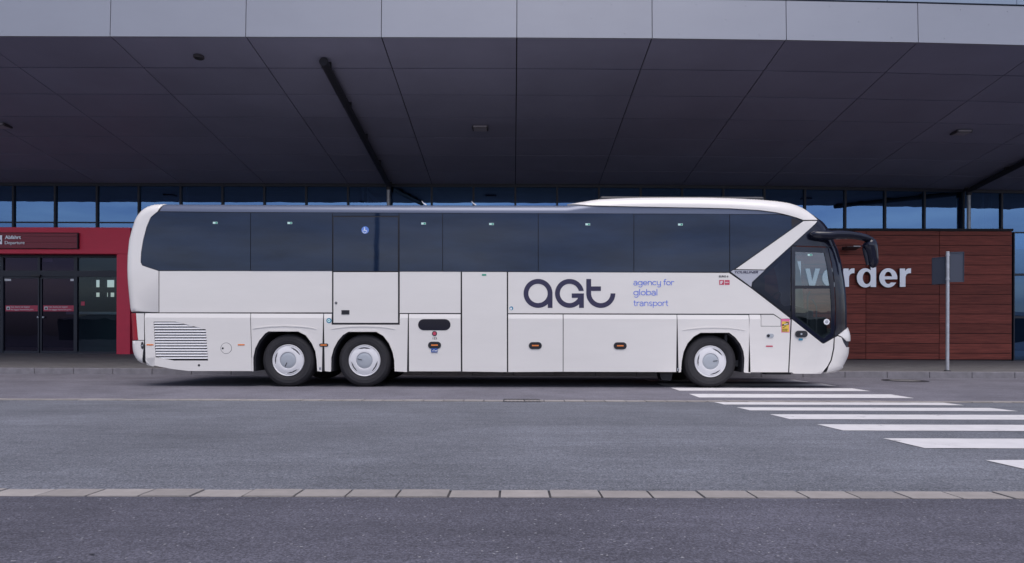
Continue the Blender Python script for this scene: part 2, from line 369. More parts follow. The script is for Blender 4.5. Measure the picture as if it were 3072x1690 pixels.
mb.face([(-60, 12.6, 0), (60, 12.6, 0), (60, KY(60), -0.012), (-60, KY(-60), -0.012)]); struct(mb.build("bus_lane", ASPHB))
mb = MB(); mb.face([(-60, G0-0.03, NEAR(G0)-0.012), (60, G0-0.03, NEAR(G0)-0.012), (60, G1+0.03, NEAR(G1)-0.012), (-60, G1+0.03, NEAR(G1)-0.012)], 1)
mb.face([(-60, G2-0.03, -0.03), (60, G2-0.03, -0.03), (60, G3+0.03, -0.03), (-60, G3+0.03, -0.03)], 1)
def stone_row(mb, y0, y1, z0, z1, L, g, ph):
    x = -14.0+ph
    while x < 14:
        l = L*random.uniform(0.985, 1.015); mb.t = random.random()
        j = random.uniform(-0.003, 0.003); k = random.uniform(-0.002, 0.003)
        a, b = x+g/2, x+l-g/2; c = 0.003
        mb.hexa([(a, y0+j, z0-0.06), (b, y0+j, z0-0.06), (b, y1+j, z1-0.06), (a, y1+j, z1-0.06),
                 (a+c, y0+j+c, z0+k), (b-c, y0+j+c, z0+k), (b-c, y1+j-c, z1+k), (a+c, y1+j-c, z1+k)])
        x += l
    mb.t = 0.5
stone_row(mb, G0, G1, NEAR(G0)+0.000, NEAR(G1)+0.000, 0.252, 0.006, 0.06)
stone_row(mb, G2, G3, NEAR(G2)+0.006, 0.006, 0.30, 0.010, 0.1)
struct(mb.build("gutter_strip", [STONE, GROUT]))
# kerb stones with open joints
mb = MB()
x = -40.0
PZ = lambda x, y: 0.134+0.019*(y-KY(x))-0.0035*x*(y-KY(x))/6
while x < 40:
    a, b = x+0.006, x+0.994
    f0, f1 = KY(a), KY(b); mb.t = random.random()
    mb.hexa([(a, f0, -0.2), (b, f1, -0.2), (b, f1+0.15, -0.2), (a, f0+0.15, -0.2), (a, f0+0.012, 0.134), (b, f1+0.012, 0.134), (b, f1+0.15, 0.137), (a, f0+0.15, 0.137)])
    x += 1.0
struct(mb.build("kerb", KERBM, bevel=0.01))
mb = MB(); ys = [0.155, 1.5, 3, 5, 7, 10]
px = [-40+4*i for i in range(21)]
for i in range(20):
    for j in range(5):
        q = [(px[i], ys[j]), (px[i+1], ys[j]), (px[i+1], ys[j+1]), (px[i], ys[j+1])]
        mb.face([(a, KY(a)+b, PZ(a, KY(a)+b)) for a, b in q])
def pave_mat():
    m = PAVE; t = m.node_tree; L = t.links.new; b = t.nodes["Principled BSDF"]
    prev = b.inputs["Base Color"].links[0].from_socket
    tc = t.nodes.new("ShaderNodeTexCoord"); br = t.nodes.new("ShaderNodeTexBrick"); br.inputs["Scale"].default_value = 1
    br.inputs["Brick Width"].default_value = 0.6; br.inputs["Row Height"].default_value = 0.3; br.inputs["Mortar Size"].default_value = 0.012
    br.inputs["Color1"].default_value = (1, 1, 1, 1); br.inputs["Color2"].default_value = (0.86, 0.86, 0.88, 1); br.inputs["Mortar"].default_value = (0.45, 0.45, 0.45, 1)
    L(tc.outputs["Object"], br.inputs["Vector"])
    mm = t.nodes.new("ShaderNodeMix"); mm.data_type = 'RGBA'; mm.blend_type = 'MULTIPLY'; mm.inputs[0].default_value = 1
    L(prev, mm.inputs[6]); L(br.outputs[0], mm.inputs[7]); L(mm.outputs[2], b.inputs["Base Color"])
pave_mat()
struct(mb.build("pavement", PAVE))
# zebra crossing
mb = MB()
def stripe(y0, y1, zf, xl, xr):
    zz = 0.004 if zf is not NEAR else -0.001
    n = 14; A = []; B = []
    for i in range(n+1):
        x = xl+(xr-xl)*i/n; A.append((x, y0+random.uniform(-.006, .006), zf(y0)+zz)); B.append((x, y1+random.uniform(-.006, .006), zf(y1)+zz))
    A[0] = (xl+random.uniform(-.01, .01), y0, zf(y0)+zz)
    for i in range(n): mb.face([A[i], A[i+1], B[i+1], B[i]])
zl = lambda y: 0.0 if 11.0 <= y <= 12.6 else (-0.004+0.004*(y-G3)/(11-G3) if y < 11 else -0.012*(y-12.6)/(15.1-12.6))
for y0, y1 in ((13.62, 14.3), (12.45, 13.04), (11.28, 11.89), (10.05, 10.67)): stripe(y0, y1, zl, 2.96, 6.36)
stripe(8.84, 9.285, NEAR, 2.94, 6.3)
for i, (y0, y1) in enumerate(((7.93, 8.39), (6.88, 7.43), (5.86, 6.37), (4.77, 5.32), (3.72, 4.24))): stripe(y0, y1, NEAR, 2.96+0.05*i, 6.32+0.05*i)
struct(mb.build("road_marking", LINE))
# manhole, drain grate
t = thing("manhole_cover", "round iron manhole cover set in the asphalt of the bus lane near the kerb", "manhole cover", (8.75, 14.15, 0))
mz = zl(14.15)
mb = MB(); mb.lathe([(0.31, 0.006), (0.315, 0.009), (0.38, 0.009), (0.46, 0.004), (0.47, -0.02)], (8.75, 14.15, mz), axis='Z'); mb.build("frame", IRON, t, 40)
mb = MB(); mb.lathe([(0.0001, 0.008), (0.12, 0.008), (0.125, 0.004), (0.29, 0.004), (0.295, 0.008), (0.305, 0.008), (0.306, -0.02)], (8.75, 14.15, mz), axis='Z'); mb.build("lid", PAVE, t, 40)
t = thing("drain_grate", "slotted iron drain grate let into the far row of gutter stones", "drain grate", (0.12, 9.43, 0))
mb = MB()
for i in range(9):
    x = -0.11+i*0.058; mb.box((x-0.017, 9.24, -0.03), (x+0.017, 9.60, 0.012))
mb.build("bar_grid", IRON, t)
mb = MB(); x0, x1 = -0.15, 0.40
mb.box((x0, 9.21, -0.04), (x1, 9.239, 0.0135)); mb.box((x0, 9.601, -0.04), (x1, 9.63, 0.0135)); mb.box((x0, 9.239, -0.04), (x0+0.02, 9.601, 0.0135)); mb.box((x1-0.02, 9.239, -0.04), (x1, 9.601, 0.0135))
mb.build("frame", IRON, t)

# ------------------------------------------------------------ terminal building
SEAM0, PW = 0.06, 3.034
ZF, ZG = 14.2, 23.0                     # depth of the canopy edge and of the glass line
bend = lambda x: 0.0022*max(0.0, x)**2
sof = lambda s: 6.47+0.135*(ZG-s)       # soffit height at (unbent) depth s
def bp(x, s, z): return (x, s+bend(x), z)
T = thing("terminal_building", "long terminal building with deep grey canopy and high window band behind the coach", "building", (0, 22.5, 0.25))
XS = [SEAM0+PW*k for k in range(-9, 10)]
mb = MB(); NP = 7
for i in range(len(XS)-1):
    for j in range(NP):
        s0 = ZF+(ZG-ZF)*j/NP; s1 = ZF+(ZG-ZF)*(j+1)/NP; g = 0.0125
        a, b = XS[i]+g, XS[i+1]-g; c, d = s0+0.021+(0.012 if j == 0 else 0), s1-0.021
        mb.t = random.random()
        lo = [bp(a, c, sof(c)), bp(b, c, sof(c)), bp(b, d, sof(d)), bp(a, d, sof(d))]
        mb.hexa(lo+[(p[0], p[1], p[2]+0.03) for p in lo])
mb.build("canopy_soffit", SOFFIT, T)
mb = MB()
for i in range(len(XS)-1):
    a, b = XS[i], XS[i+1]
    lo = [bp(a, ZF+0.05, sof(ZF)+0.035), bp(b, ZF+0.05, sof(ZF)+0.035), bp(b, ZG+0.3, sof(ZG)+0.035), bp(a, ZG+0.3, sof(ZG)+0.035)]
    hi = [bp(a, ZF+0.05, 8.9), bp(b, ZF+0.05, 8.9), bp(b, ZG+0.3, 8.9), bp(a, ZG+0.3, 8.9)]
    mb.hexa(lo+hi)
mb.build("canopy_deck", SLATE, T)
FT = 8.545
for i in range(len(XS)-1):
    mb = MB(); mb.t = random.random(); a, b = XS[i]+0.008, XS[i+1]-0.008; z0, z1 = sof(ZF)-0.01, FT
    mb.hexa([bp(a, ZF-0.03, z0), bp(b, ZF-0.03, z0), bp(b, ZF+0.02, z0), bp(a, ZF+0.02, z0), bp(a, ZF, z1), bp(b, ZF, z1), bp(b, ZF+0.05, z1), bp(a, ZF+0.05, z1)])
    for (u, w) in ((0.2, 0.12), (0.55, 0.5), (0.8, 0.12), (0.33, 0.88), (0.7, 0.86)):   # rivet heads
        x = a+(b-a)*u; z = z0+(z1-z0)*w; mb.lathe([(0.0001, -0.006), (0.008, -0.004), (0.009, 0.01)], bp(x, ZF-0.03+0.03*w, z), n=8)
    mb.build("fascia_panel", FASCIA, T)
mb = MB()
for i in range(len(XS)-1):
    a, b = XS[i]-0.7, XS[i+1]-0.712
    mb.hexa([bp(a, ZF-0.01, FT+0.035), bp(b, ZF-0.01, FT+0.035), bp(b, ZF+0.05, FT+0.035), bp(a, ZF+0.05, FT+0.035), bp(a, ZF-0.01, FT+1.0), bp(b, ZF-0.01, FT+1.0), bp(b, ZF+0.05, FT+1.0), bp(a, ZF+0.05, FT+1.0)])
mb.build("upper_fascia", FASCIA2, T)
# high windows
GB = 4.2
for k in range(-15, 14):
    a, b = SEAM0+PW/2*k, SEAM0+PW/2*(k+1); mb = MB(); w = 0.035; top = sof(ZG)-0.01
    def bar(x0, x1, z0, z1, d=0.06):
        mb.hexa([bp(x0, ZG-d, z0), bp(x1, ZG-d, z0), bp(x1, ZG+0.06, z0), bp(x0, ZG+0.06, z0), bp(x0, ZG-d, z1), bp(x1, ZG-d, z1), bp(x1, ZG+0.06, z1), bp(x0, ZG+0.06, z1)])
    bar(a, a+w, GB, top); bar(b-w, b, GB, top); bar(a+w, b-w, top-0.1, top); bar(a+w, b-w, GB, GB+0.06)
    if b < -8: bar(a+w, b-w, 5.02, 5.065, 0.03)
    fr = mb.build("window", FRAME, T)
    mb = MB(); mb.face([bp(a+w, ZG, GB+0.06), bp(b-w, ZG, GB+0.06), bp(b-w, ZG, top-0.1), bp(a+w, ZG, top-0.1)]); mb.build("pane", FACGL, fr)
# hall behind the glass
mb = MB()
mb.face([(-36, 22.6, 0.2), (36, 22.6, 0.2), (36, 38, 0.2), (-36, 38, 0.2)]); mb.build("hall_floor", INFLOOR, T)
mb = MB(); mb.box((-36, 23.6, 8.2), (36, 38, 8.4)); mb.box((-36, 22.7, 0.2), (-35.8, 38, 8.2)); mb.box((35.8, 24, 0.2), (36, 38, 8.2)); mb.build("hall_ceiling", INDARK, T)
# rear wall with real openings to the daylight behind
WY = 36.0
def opening(x0, y0, x1, y1):
    p = P(x0, y1, WY); q = P(x1, y0, WY); return (p.x, q.x, p.z, q.z)
ops = [opening(274, 839.5, 278.5, 862), opening(282, 839.5, 298.5, 862), opening(309, 839.5, 312, 862), opening(315, 839.5, 342.5, 862),
       opening(274, 877.6, 277, 891), opening(282, 877.6, 298.5, 891), opening(309, 877.6, 312, 891), opening(315, 877.6, 323.5, 891), opening(325.5, 877.6, 342.5, 891)]
mb = MB(); rows = [(ops[0][2], ops[0][3], ops[:4]), (ops[4][2], ops[4][3], ops[4:])]
rows.sort(); z = 0.2
for z0, z1, oo in rows:
    mb.box((-36, WY, z), (36, WY+0.2, z0))
    x = -36
    for o in sorted(oo): mb.box((x, WY, z0), (o[0], WY+0.2, z1)); x = o[1]
    mb.box((x, WY, z0), (36, WY+0.2, z1)); z = z1
mb.box((-36, WY, z), (36, WY+0.2, 8.2)); mb.build("rear_wall", INDARK, T)
for px_, y_, r_ in ((1089, 24.6, 0.045), (1104, 24.6, 0.045), (2946, 24.6, 0.05), (2971, 24.6, 0.05), (560, 25.2, 0.05)):
    mb = MB(); p = P(px_, 600, y_); mb.tube([(p.x, y_, 0.2), (p.x, y_, 8.2)], r_, 10); mb.build("hall_column", INSTEEL, T, 40)
for a_, b_, r_ in ((P(1101, 575, 24.8), P(1150, 625, 24.8), 0.06), (P(2000, 600, 26), P(2060, 560, 26), 0.08)):
    mb = MB(); mb.tube([a_, b_], r_, 8); mb.build("hall_brace", INSTEEL, T, 40)
for a_, b_ in ((P(468, 603, 25.6), P(508, 626, 25.6)), (P(330, 598, 25.6), P(440, 604, 25.6))):
    mb = MB(); mb.box(a_, (b_.x, 25.9, b_.z)); mb.build("hall_panel", INSTEEL, T)
# long wall behind the coach, mostly hidden by it
mb = MB(); mb.box((-13.2, 22.5, 0.1), (4.0, 22.9, 4.3)); 
for i in range(11): x = -12.9+1.55*i; mb.box((x, 22.44, 0.12), (x+0.06, 22.5, 4.28))
mb.build("hall_front", FRAME, T)
# timber-clad box
ZW = 21.0; wl, wr = 4.0, 16.53; wt = P(2548, 693, ZW).z
mb = MB(); mb.box((wl, ZW+0.03, 0.0), (wr-0.01, 23.3, wt-0.02), 1)
zb = P(2548, 1079, ZW).z
vx = [wl]+[P(px_, 900, ZW).x for px_ in (2377, 2598, 2818)]+[wr]
zj = [zb+0.008]; z = P(2548, 1065, ZW).z+0.0
rowh = 0.325; z = zb+0.22
while z < wt-0.12: zj.append(z); z += rowh
zj.append(wt)
for i in range(len(vx)-1):
    for j in range(len(zj)-1):
        mb.t = random.random(); g = 0.009
        mb.box((vx[i]+g, ZW, zj[j]+g), (vx[i+1]-g, ZW+0.03, zj[j+1]-g), 0)
mb.t = 0.5; mb.box((wl-0.02, ZW-0.03, wt+0.003), (wr+0.02, 23.2, wt+0.08), 1)
mb.build("timber_wall", [WOOD, SLATE], T)
# tall glazing beyond the timber
x0 = wr+0.06; zs = [P(3050, y, ZW).z for y in (1083, 952, 824, 696)]
xg = [x0+2.9*i for i in range(4)]
for i in range(3):
    for j in range(3):
        mb = MB(); a, b, c, d = xg[i], xg[i+1], zs[j], zs[j+1]; w = 0.035
        mb.box((a, ZW, c), (a+w, ZW+0.1, d)); mb.box((b-w, ZW, c), (b, ZW+0.1, d)); mb.box((a+w, ZW, c), (b-w, ZW+0.1, c+w)); mb.box((a+w, ZW, d-w), (b-w, ZW+0.1, d))
        fr = mb.build("window", FRAME, T); mb = MB(); mb.face([(a+w, ZW+0.05, c+w), (b-w, ZW+0.05, c+w), (b-w, ZW+0.05, d-w), (a+w, ZW+0.05, d-w)]); mb.build("pane", FACGL, fr)

# red entrance portal
ZR, ZD = 22.0, 22.4
E = thing("entrance_portal", "red framed entrance with dark sliding glass doors left of the coach", "entrance", (-17.5, 22.2, 0.31))
pr = P(390, 900, ZR).x; pin = P(349.7, 900, ZR).x; pl = -25.0; plin = -20.6
ptop = P(200, 682.5, ZR).z; plow = P(200, 761.5, ZR).z; pb = P(350, 1064, ZR).z
mb = MB()
mb.box((pl, ZR, plow), (pr, 22.95, ptop)); mb.box((pin, ZR, pb-0.1), (pr, 22.95, plow-0.006)); mb.box((pl, ZR, pb-0.1), (plin, 22.95, plow-0.006))
mb.build("portal_frame", REDM, E, bevel=0.006)
def X(px_): return P(px_, 900, ZD).x
def Zd(py): return P(200, py, ZD).z
dbot, dtop = Zd(1061), Zd(831); beam = Zd(813); otop = plow
mb = MB()
mb.box((plin, ZD-0.06, dtop), (pin, ZD+0.06, beam)); mb.box((plin, ZD-0.05, otop-0.09), (pin, ZD+0.06, otop))
for px_, w in ((229, 0.06), (8, 0.05)): mb.box((X(px_)-w, ZD-0.05, pb-0.05), (X(px_)+w, ZD+0.06, dtop)); mb.box((X(px_)-w, ZD-0.05, beam), (X(px_)+w, ZD+0.06, otop-0.09))
mb.box((X(119)-0.045, ZD-0.05, beam), (X(119)+0.045, ZD+0.06, otop-0.09))
mb.box((X(235), ZD-0.05, pb-0.05), (pin, ZD+0.05, dbot+0.07))
mb.build("door_surround", FRAME, E)
mb = MB(); mb.box((X(102), ZD-0.13, dtop-0.0), (X(127), ZD-0.061, Zd(825))); mb.lathe([(0.0001, -0.01), (0.02, -0.005), (0.022, 0.01)], (X(121), ZD-0.13, Zd(828)), n=10); mb.build("motion_sensor", TRIM, E)
for a, b in ((8, 119), (119, 229)):
    mb = MB(); mb.face([(X(a)+0.05, ZD, beam), (X(b)-0.05, ZD, beam), (X(b)-0.05, ZD, otop-0.09), (X(a)+0.05, ZD, otop-0.09)]); mb.build("transom_pane", DOORGL, E)
mb = MB(); mb.face([(X(232.5), ZD, beam), (pin, ZD, beam), (pin, ZD, otop-0.09), (X(232.5), ZD, otop-0.09)]); mb.build("transom_pane", SIDEGL, E)
mb = MB(); mb.face([(X(236), ZD, dbot+0.07), (pin, ZD, dbot+0.07), (pin, ZD, dtop), (X(236), ZD, dtop)]); sl = mb.build("side_light", SIDEGL, E)
mb = MB(); mb.face([P(243, 905, ZD-0.012), P(254, 905, ZD-0.012), P(254, 917, ZD-0.012), P(243, 917, ZD-0.012)]); mb.build("warning_sticker", ST_RED, sl)
def leaf(a, b, hx):
    mb = MB(); w = 0.05
    mb.box((X(a), ZD-0.03, dbot), (X(a)+w, ZD+0.03, dtop-0.01)); mb.box((X(b)-w, ZD-0.03, dbot), (X(b), ZD+0.03, dtop-0.01))
    mb.box((X(a)+w, ZD-0.03, dbot), (X(b)-w, ZD+0.03, dbot+0.09)); mb.box((X(a)+w, ZD-0.03, dtop-0.07), (X(b)-w, ZD+0.03, dtop-0.01))
    d = mb.build("sliding_door", FRAME, E)
    mb = MB(); mb.face([(X(a)+w, ZD, dbot+0.09), (X(b)-w, ZD, dbot+0.09), (X(b)-w, ZD, dtop-0.07), (X(a)+w, ZD, dtop-0.07)]); mb.build("pane", DOORGL, d)
    mb = MB(); p, q = P(a+7, 916.5, ZD-0.012), P(b-3.5, 934.5, ZD-0.012); mb.box((p.x, ZD-0.012, q.z), (q.x, ZD-0.006, p.z)); mb.build("warning_strip", ST_RED, d)
    mb = MB(); p, q = P(a+10, 920, ZD-0.016), P(a+20, 930, ZD-0.016); mb.box((p.x, ZD-0.016, q.z), (q.x, ZD-0.013, p.z)); mb.build("pictogram", ST_WHITE, d)
    mb = MB(); p, q = P(a+12.5, 923, ZD-0.019), P(a+17.5, 928.5, ZD-0.019); mb.box((p.x, ZD-0.019, q.z), (q.x, ZD-0.017, p.z)); mb.build("pictogram_symbol", ST_BLACK, d)
    mb = MB(); put_text(mb, "Kein Zutritt mit Gepäck", (a+23, 919, a+80, 924.5), ZD-0.016, 0.002, 0.01); put_text(mb, "No luggage beyond this point", (a+23, 926.5, a+91, 932.5), ZD-0.016, 0.002); mb.build("lettering", ST_WHITE, d)
    mb = MB(); p = P(hx, 952, ZD-0.05); mb.lathe([(0.0001, -0.03), (0.03, -0.028), (0.032, 0.0), (0.018, 0.005), (0.018, 0.03)], p, n=16); mb.build("door_knob", GALV, d, 40)
    return d
d1 = leaf(9.5, 119.5, 114.5); d2 = leaf(123, 227, 130)
for d, (a, b) in ((d1, (14, 33)), (d2, (211, 225))):
    mb = MB(); p, q = P(a, 837, ZD-0.012), P(b, 843.5, ZD-0.012); mb.box((p.x, ZD-0.012, q.z), (q.x, ZD-0.006, p.z)); mb.build("notice", ST_WHITE, d)
mb = MB(); p, q = P(129, 769, 22.55), P(157, 786, 22.55); mb.box((p.x, 22.55, q.z), (q.x, 22.6, p.z)); mb.build("transom_lamp", LAMPL, E)  # white lamp panel behind the transom, pale by its colour, emits nothing
xm = (plin+X(8))/2
for a_, b_ in ((plin, xm), (xm, X(8)-0.05)):      # fixed panes at the far end of the entrance
    mb = MB(); mb.face([(a_+0.04, ZD, dbot+0.07), (b_, ZD, dbot+0.07), (b_, ZD, dtop), (a_+0.04, ZD, dtop)]); mb.build("side_light", SIDEGL, E)
    mb = MB(); mb.face([(a_+0.04, ZD, beam), (b_, ZD, beam), (b_, ZD, otop-0.09), (a_+0.04, ZD, otop-0.09)]); mb.build("transom_pane", SIDEGL, E)
    mb = MB(); mb.box((a_, ZD-0.05, pb-0.05), (a_+0.04, ZD+0.05, dtop)); mb.box((a_, ZD-0.05, beam), (a_+0.04, ZD+0.05, otop-0.09)); mb.box((a_+0.04, ZD-0.05, pb-0.05), (b_, ZD+0.05, dbot+0.07)); mb.build("side_light_frame", FRAME, E)
# counter seen through the side light
t = thing("reception_counter", "pale counter rail seen through the glass beside the sliding doors", "counter", (-14.6, 23.6, 0.2))
p, q = P(236, 936, 23.6), P(352, 944, 23.6)
mb = MB(); mb.box((p.x-0.4, 23.5, q.z), (q.x+0.2, 24.0, p.z)); mb.build("counter_top", INSTEEL, t)
mb = MB(); mb.box((p.x-0.2, 23.6, 0.2), (q.x+0.1, 23.9, q.z-0.003)); mb.build("counter_front", INDARK, t)
# departure sign
p, q = P(-80, 699.5, ZR-0.08), P(234, 745, ZR-0.08)
t = thing("departure_sign", "dark red slatted sign board reading Abfahrt Departure above the glass doors", "sign", ((p.x+q.x)/2, ZR-0.05, q.z))
mb = MB(); hh = (p.z-q.z)/5
for i in range(5): mb.box((p.x, ZR-0.075+(0.02 if i % 2 else 0), q.z+i*hh), (q.x-0.03, ZR-0.002, q.z+(i+1)*hh-0.004))
mb.build("board", REDD, t)
mb = MB(); mb.box((q.x-0.029, ZR-0.09, q.z-0.02), (q.x, ZR-0.002, p.z+0.02)); mb.box((p.x, ZR-0.09, p.z+0.003), (q.x-0.03, ZR-0.002, p.z+0.02)); mb.box((p.x, ZR-0.09, q.z-0.02), (q.x-0.03, ZR-0.002, q.z-0.006)); mb.build("frame", SEAL, t)
mb = MB(); put_text(mb, "Abfahrt", (14.5, 706.5, 62.5, 717.5), ZR-0.083, 0.008, 0.018); put_text(mb, "Departure", (14.5, 723.5, 73.5, 736), ZR-0.083, 0.008, 0.0); mb.build("lettering", LETTER, t)
mb = MB(); a, b = P(-20, 706.5, ZR-0.085), P(6, 733, ZR-0.085); mb.box((a.x, ZR-0.085, b.z), (b.x, ZR-0.076, a.z)); mb.build("pictogram", LETTER, t)
mb = MB(); c = P(0, 720, ZR-0.09)
for dx in (0,): mb.hexa([(c.x-0.12, ZR-0.09, c.z-0.05), (c.x+0.04, ZR-0.09, c.z-0.05), (c.x+0.04, ZR-0.086, c.z-0.05), (c.x-0.12, ZR-0.086, c.z-0.05), (c.x-0.12, ZR-0.09, c.z+0.04), (c.x-0.03, ZR-0.09, c.z+0.06), (c.x-0.03, ZR-0.086, c.z+0.06), (c.x-0.12, ZR-0.086, c.z+0.04)])
mb.build("pictogram_symbol", SEAL, t)
# big letters on the timber
t = thing("wall_lettering", "large pale three-dimensional letters reading lvorder mounted on the timber wall", "lettering", (12, ZW-0.08, 2.5))
YL = ZW-0.12
def inpoly(x, z, poly):
    c = False; j = len(poly)-1
    for i in range(len(poly)):
        xi, zi = poly[i][0], poly[i][1]; xj, zj = poly[j][0], poly[j][1]
        if (zi > z) != (zj > z) and x < (xj-xi)*(z-zi)/(zj-zi)+xi: c = not c
        j = i
    return c
def flat(mb, loops, test, Y, thick, mi=0, back=0):
    """flat shape cut from pixel outlines at depth Y, standing thick metres out from its back"""
    V = [p for l in loops for p in l]; Ed = []; i0 = 0
    for l in loops: Ed += [(i0+k, i0+(k+1) % len(l)) for k in range(len(l))]; i0 += len(l)
    r = delaunay_2d_cdt([Vector(p) for p in V], Ed, [], 0, 1e-4); vv = r[0]
    keep = [list(f) for f in r[2] if test(sum(vv[i].x for i in f)/3, sum(vv[i].y for i in f)/3)]
    A = [P(v.x, v.y, Y) for v in vv]; n = len(A); base = len(mb.v); mb.v += [tuple(a) for a in A]+[(a.x, a.y+thick, a.z) for a in A]
    E_ = set()
    for f in keep:
        mb.f.append([base+i for i in f]); mb.mi.append(mi); mb.tone.append(0.5)
        for k in range(3): E_.add((f[k], f[(k+1) % 3]))
    for a, b in E_:
        if (b, a) not in E_: mb.f.append([base+b, base+a, base+n+a, base+n+b]); mb.mi.append(back); mb.tone.append(0.5)
def ell(cx, cy, rx, ry, n=40): return [(cx+rx*math.cos(2*math.pi*k/n), cy+ry*math.sin(2*math.pi*k/n)) for k in range(n)]
def rc(x0, y0, x1, y1): return [(x0, y0), (x1, y0), (x1, y1), (x0, y1)]
def rr(x): return [[(x, 806), (x+16, 806), (x+16, 814), (x+19, 809.5), (x+24, 806), (x+33.5, 805.3), (x+33.5, 820), (x+26, 820.5), (x+20, 824), (x+17, 831), (x+17, 861), (x, 861)]]
LET = [([rc(2386.6, 784, 2402.5, 861)], []), ([[(2416, 806), (2429.5, 806), (2437, 843), (2446, 806), (2460, 806), (2444, 861), (2429, 861)]], []),
       ([ell(2495, 833.5, 28, 28.8)], [ell(2495, 833.5, 11.5, 18.5)]), (rr(2530), []),
       ([rc(2612, 785, 2628.5, 861.5)], []), ([ell(2665, 834, 27, 28.8)], []), (rr(2699.5), [])]
for k, (pos, neg) in enumerate(LET):
    mb = MB()
    if k == 4:
        o, i_, st = ell(2596, 834, 25.5, 28.8), ell(2600.5, 834, 12.2, 18.8), pos[0]
        flat(mb, [o, i_, st], lambda x, y: inpoly(x, y, st) or (inpoly(x, y, o) and not inpoly(x, y, i_) and x < 2620), YL, 0.08, 0, 1)
    elif k == 5:
        o, i_, bar_, gap = pos[0], ell(2665, 834, 11.5, 18.3), rc(2648, 829.5, 2692.1, 838.5), rc(2665, 838.5, 2700, 848)
        flat(mb, [o, i_, bar_, gap], lambda x, y: inpoly(x, y, o) and (inpoly(x, y, bar_) or (not inpoly(x, y, i_) and not inpoly(x, y, gap))), YL, 0.08, 0, 1)
    else: flat(mb, pos+neg, lambda x, y: any(inpoly(x, y, l) for l in pos) and not any(inpoly(x, y, l) for l in neg), YL, 0.08, 0, 1)
    mb.build("letter", [LETTER, LETTERS], t)
mb = MB()
for px_ in (2394, 2437, 2495, 2540, 2600, 2665, 2708):
    p = P(px_, 850, YL); mb.tube([(p.x, YL+0.079, p.z), (p.x, ZW+0.005, p.z)], 0.02, 6)
mb.build("spacer", SEAL, t)
# spotlight above the letters
p = P(2552, 742, ZW-0.35)
t = thing("wall_spotlight", "small dark spotlight on a bracket above the letters on the timber wall", "spotlight", (p.x, ZW-0.3, p.z))
mb = MB(); w = 0.22
mb.hexa([(p.x-w, ZW-0.55, p.z-0.03), (p.x+w, ZW-0.55, p.z-0.03), (p.x+w, ZW-0.2, p.z-0.09), (p.x-w, ZW-0.2, p.z-0.09), (p.x-w, ZW-0.55, p.z+0.0), (p.x+w, ZW-0.55, p.z+0.0), (p.x+w, ZW-0.2, p.z+0.03), (p.x-w, ZW-0.2, p.z+0.03)]); mb.build("lamp_head", TRIM, t, bevel=0.008)
mb = MB(); mb.box((p.x-0.03, ZW-0.199, p.z-0.06), (p.x+0.03, ZW+0.004, p.z-0.01)); mb.build("bracket", TRIM, t)
mb = MB(); mb.box((p.x-0.02, ZW-0.562, p.z-0.005), (p.x+w-0.01, ZW-0.551, p.z+0.012)); mb.build("trim_strip", ST_WHITE, t)
# soffit pipes with downpipes
def pipe(x, s0, label):
    t = thing("drainpipe", label, "pipe", (x, ZG-0.2, 4.4), "drainpipes under the canopy")
    zz = lambda s: sof(s)-0.12
    mb = MB(); mb.tube([bp(x, s0, zz(s0)), bp(x, s0+0.15, zz(s0+0.15)), bp(x, ZG-0.4, zz(ZG-0.4))], [0.105, 0.10, 0.095], 14); mb.build("pipe_run", PIPEM, t, 40)
    mb = MB(); e = ZG-0.4
    mb.tube([bp(x, e, zz(e)), bp(x, e+0.1, zz(e)-0.03), bp(x, e+0.15, zz(e)-0.1), bp(x, e+0.16, zz(e)-0.2)], 0.09, 12); mb.build("elbow", PIPEM, t, 40)
    mb = MB(); mb.tube([bp(x, e+0.16, zz(e)-0.19), bp(x, e+0.16, 4.45)], 0.062, 14); mb.build("downpipe", GALV, t, 40)
    for s in [s0+0.25+k*1.9 for k in range(int((e-s0)/1.9)+1)]:
        mb = MB(); mb.box(bp(x-0.115, s-0.02, zz(s)-0.02), bp(x+0.115, s+0.02, sof(s)+0.005)); mb.build("pipe_clip", PIPEM, t)
pipe(-4.5, 14.95, "dark pipe slung under the canopy above the rear half of the coach with grey downpipe")
pipe(16.8, 14.95, "dark pipe under the canopy at right with grey downpipe above the timber wall")
# lights in the soffit
def soffit_light(x, s, label):
    y = s+bend(x); z = sof(s)
    t = thing("ceiling_light", label, "light", (x, y, z-0.06), "rectangular lights in the canopy soffit")
    mb = MB(); mb.box((x-0.23, y-0.16, z-0.07), (x+0.23, y+0.16, z+0.0)); mb.build("housing", LAMPH, t, bevel=0.01)
    mb = MB(); mb.box((x-0.19, y-0.175, z-0.055), (x+0.19, y-0.161, z-0.005)); mb.box((x-0.19, y-0.13, z-0.078), (x+0.19, y+0.13, z-0.0705)); mb.build("diffuser", LAMPL, t)
soffit_light(-0.985, 18.54, "small rectangular soffit light in the middle of the canopy above the coach roof")
soffit_light(13.3, 18.45, "small rectangular soffit light at the right of the canopy above the timber wall")
soffit_light(-14.95, 18.45, "small rectangular soffit light at the left edge of the canopy above the red entrance")
x, s = -7.44, 14.95
t = thing("ceiling_speaker", "small round dark loudspeaker in the canopy soffit near the front edge", "speaker", (x, s, sof(s)-0.05))
mb = MB(); mb.lathe([(0.12, 0.0), (0.12, -0.05), (0.10, -0.065), (0.095, -0.05)], (x, s, sof(s)), 24, 'Z'); mb.build("rim", LAMPH, t, 40)
mb = MB(); mb.lathe([(0.094, -0.05), (0.05, -0.035), (0.0001, -0.03)], (x, s, sof(s)), 24, 'Z'); mb.build("grille", TRIM, t, 40)
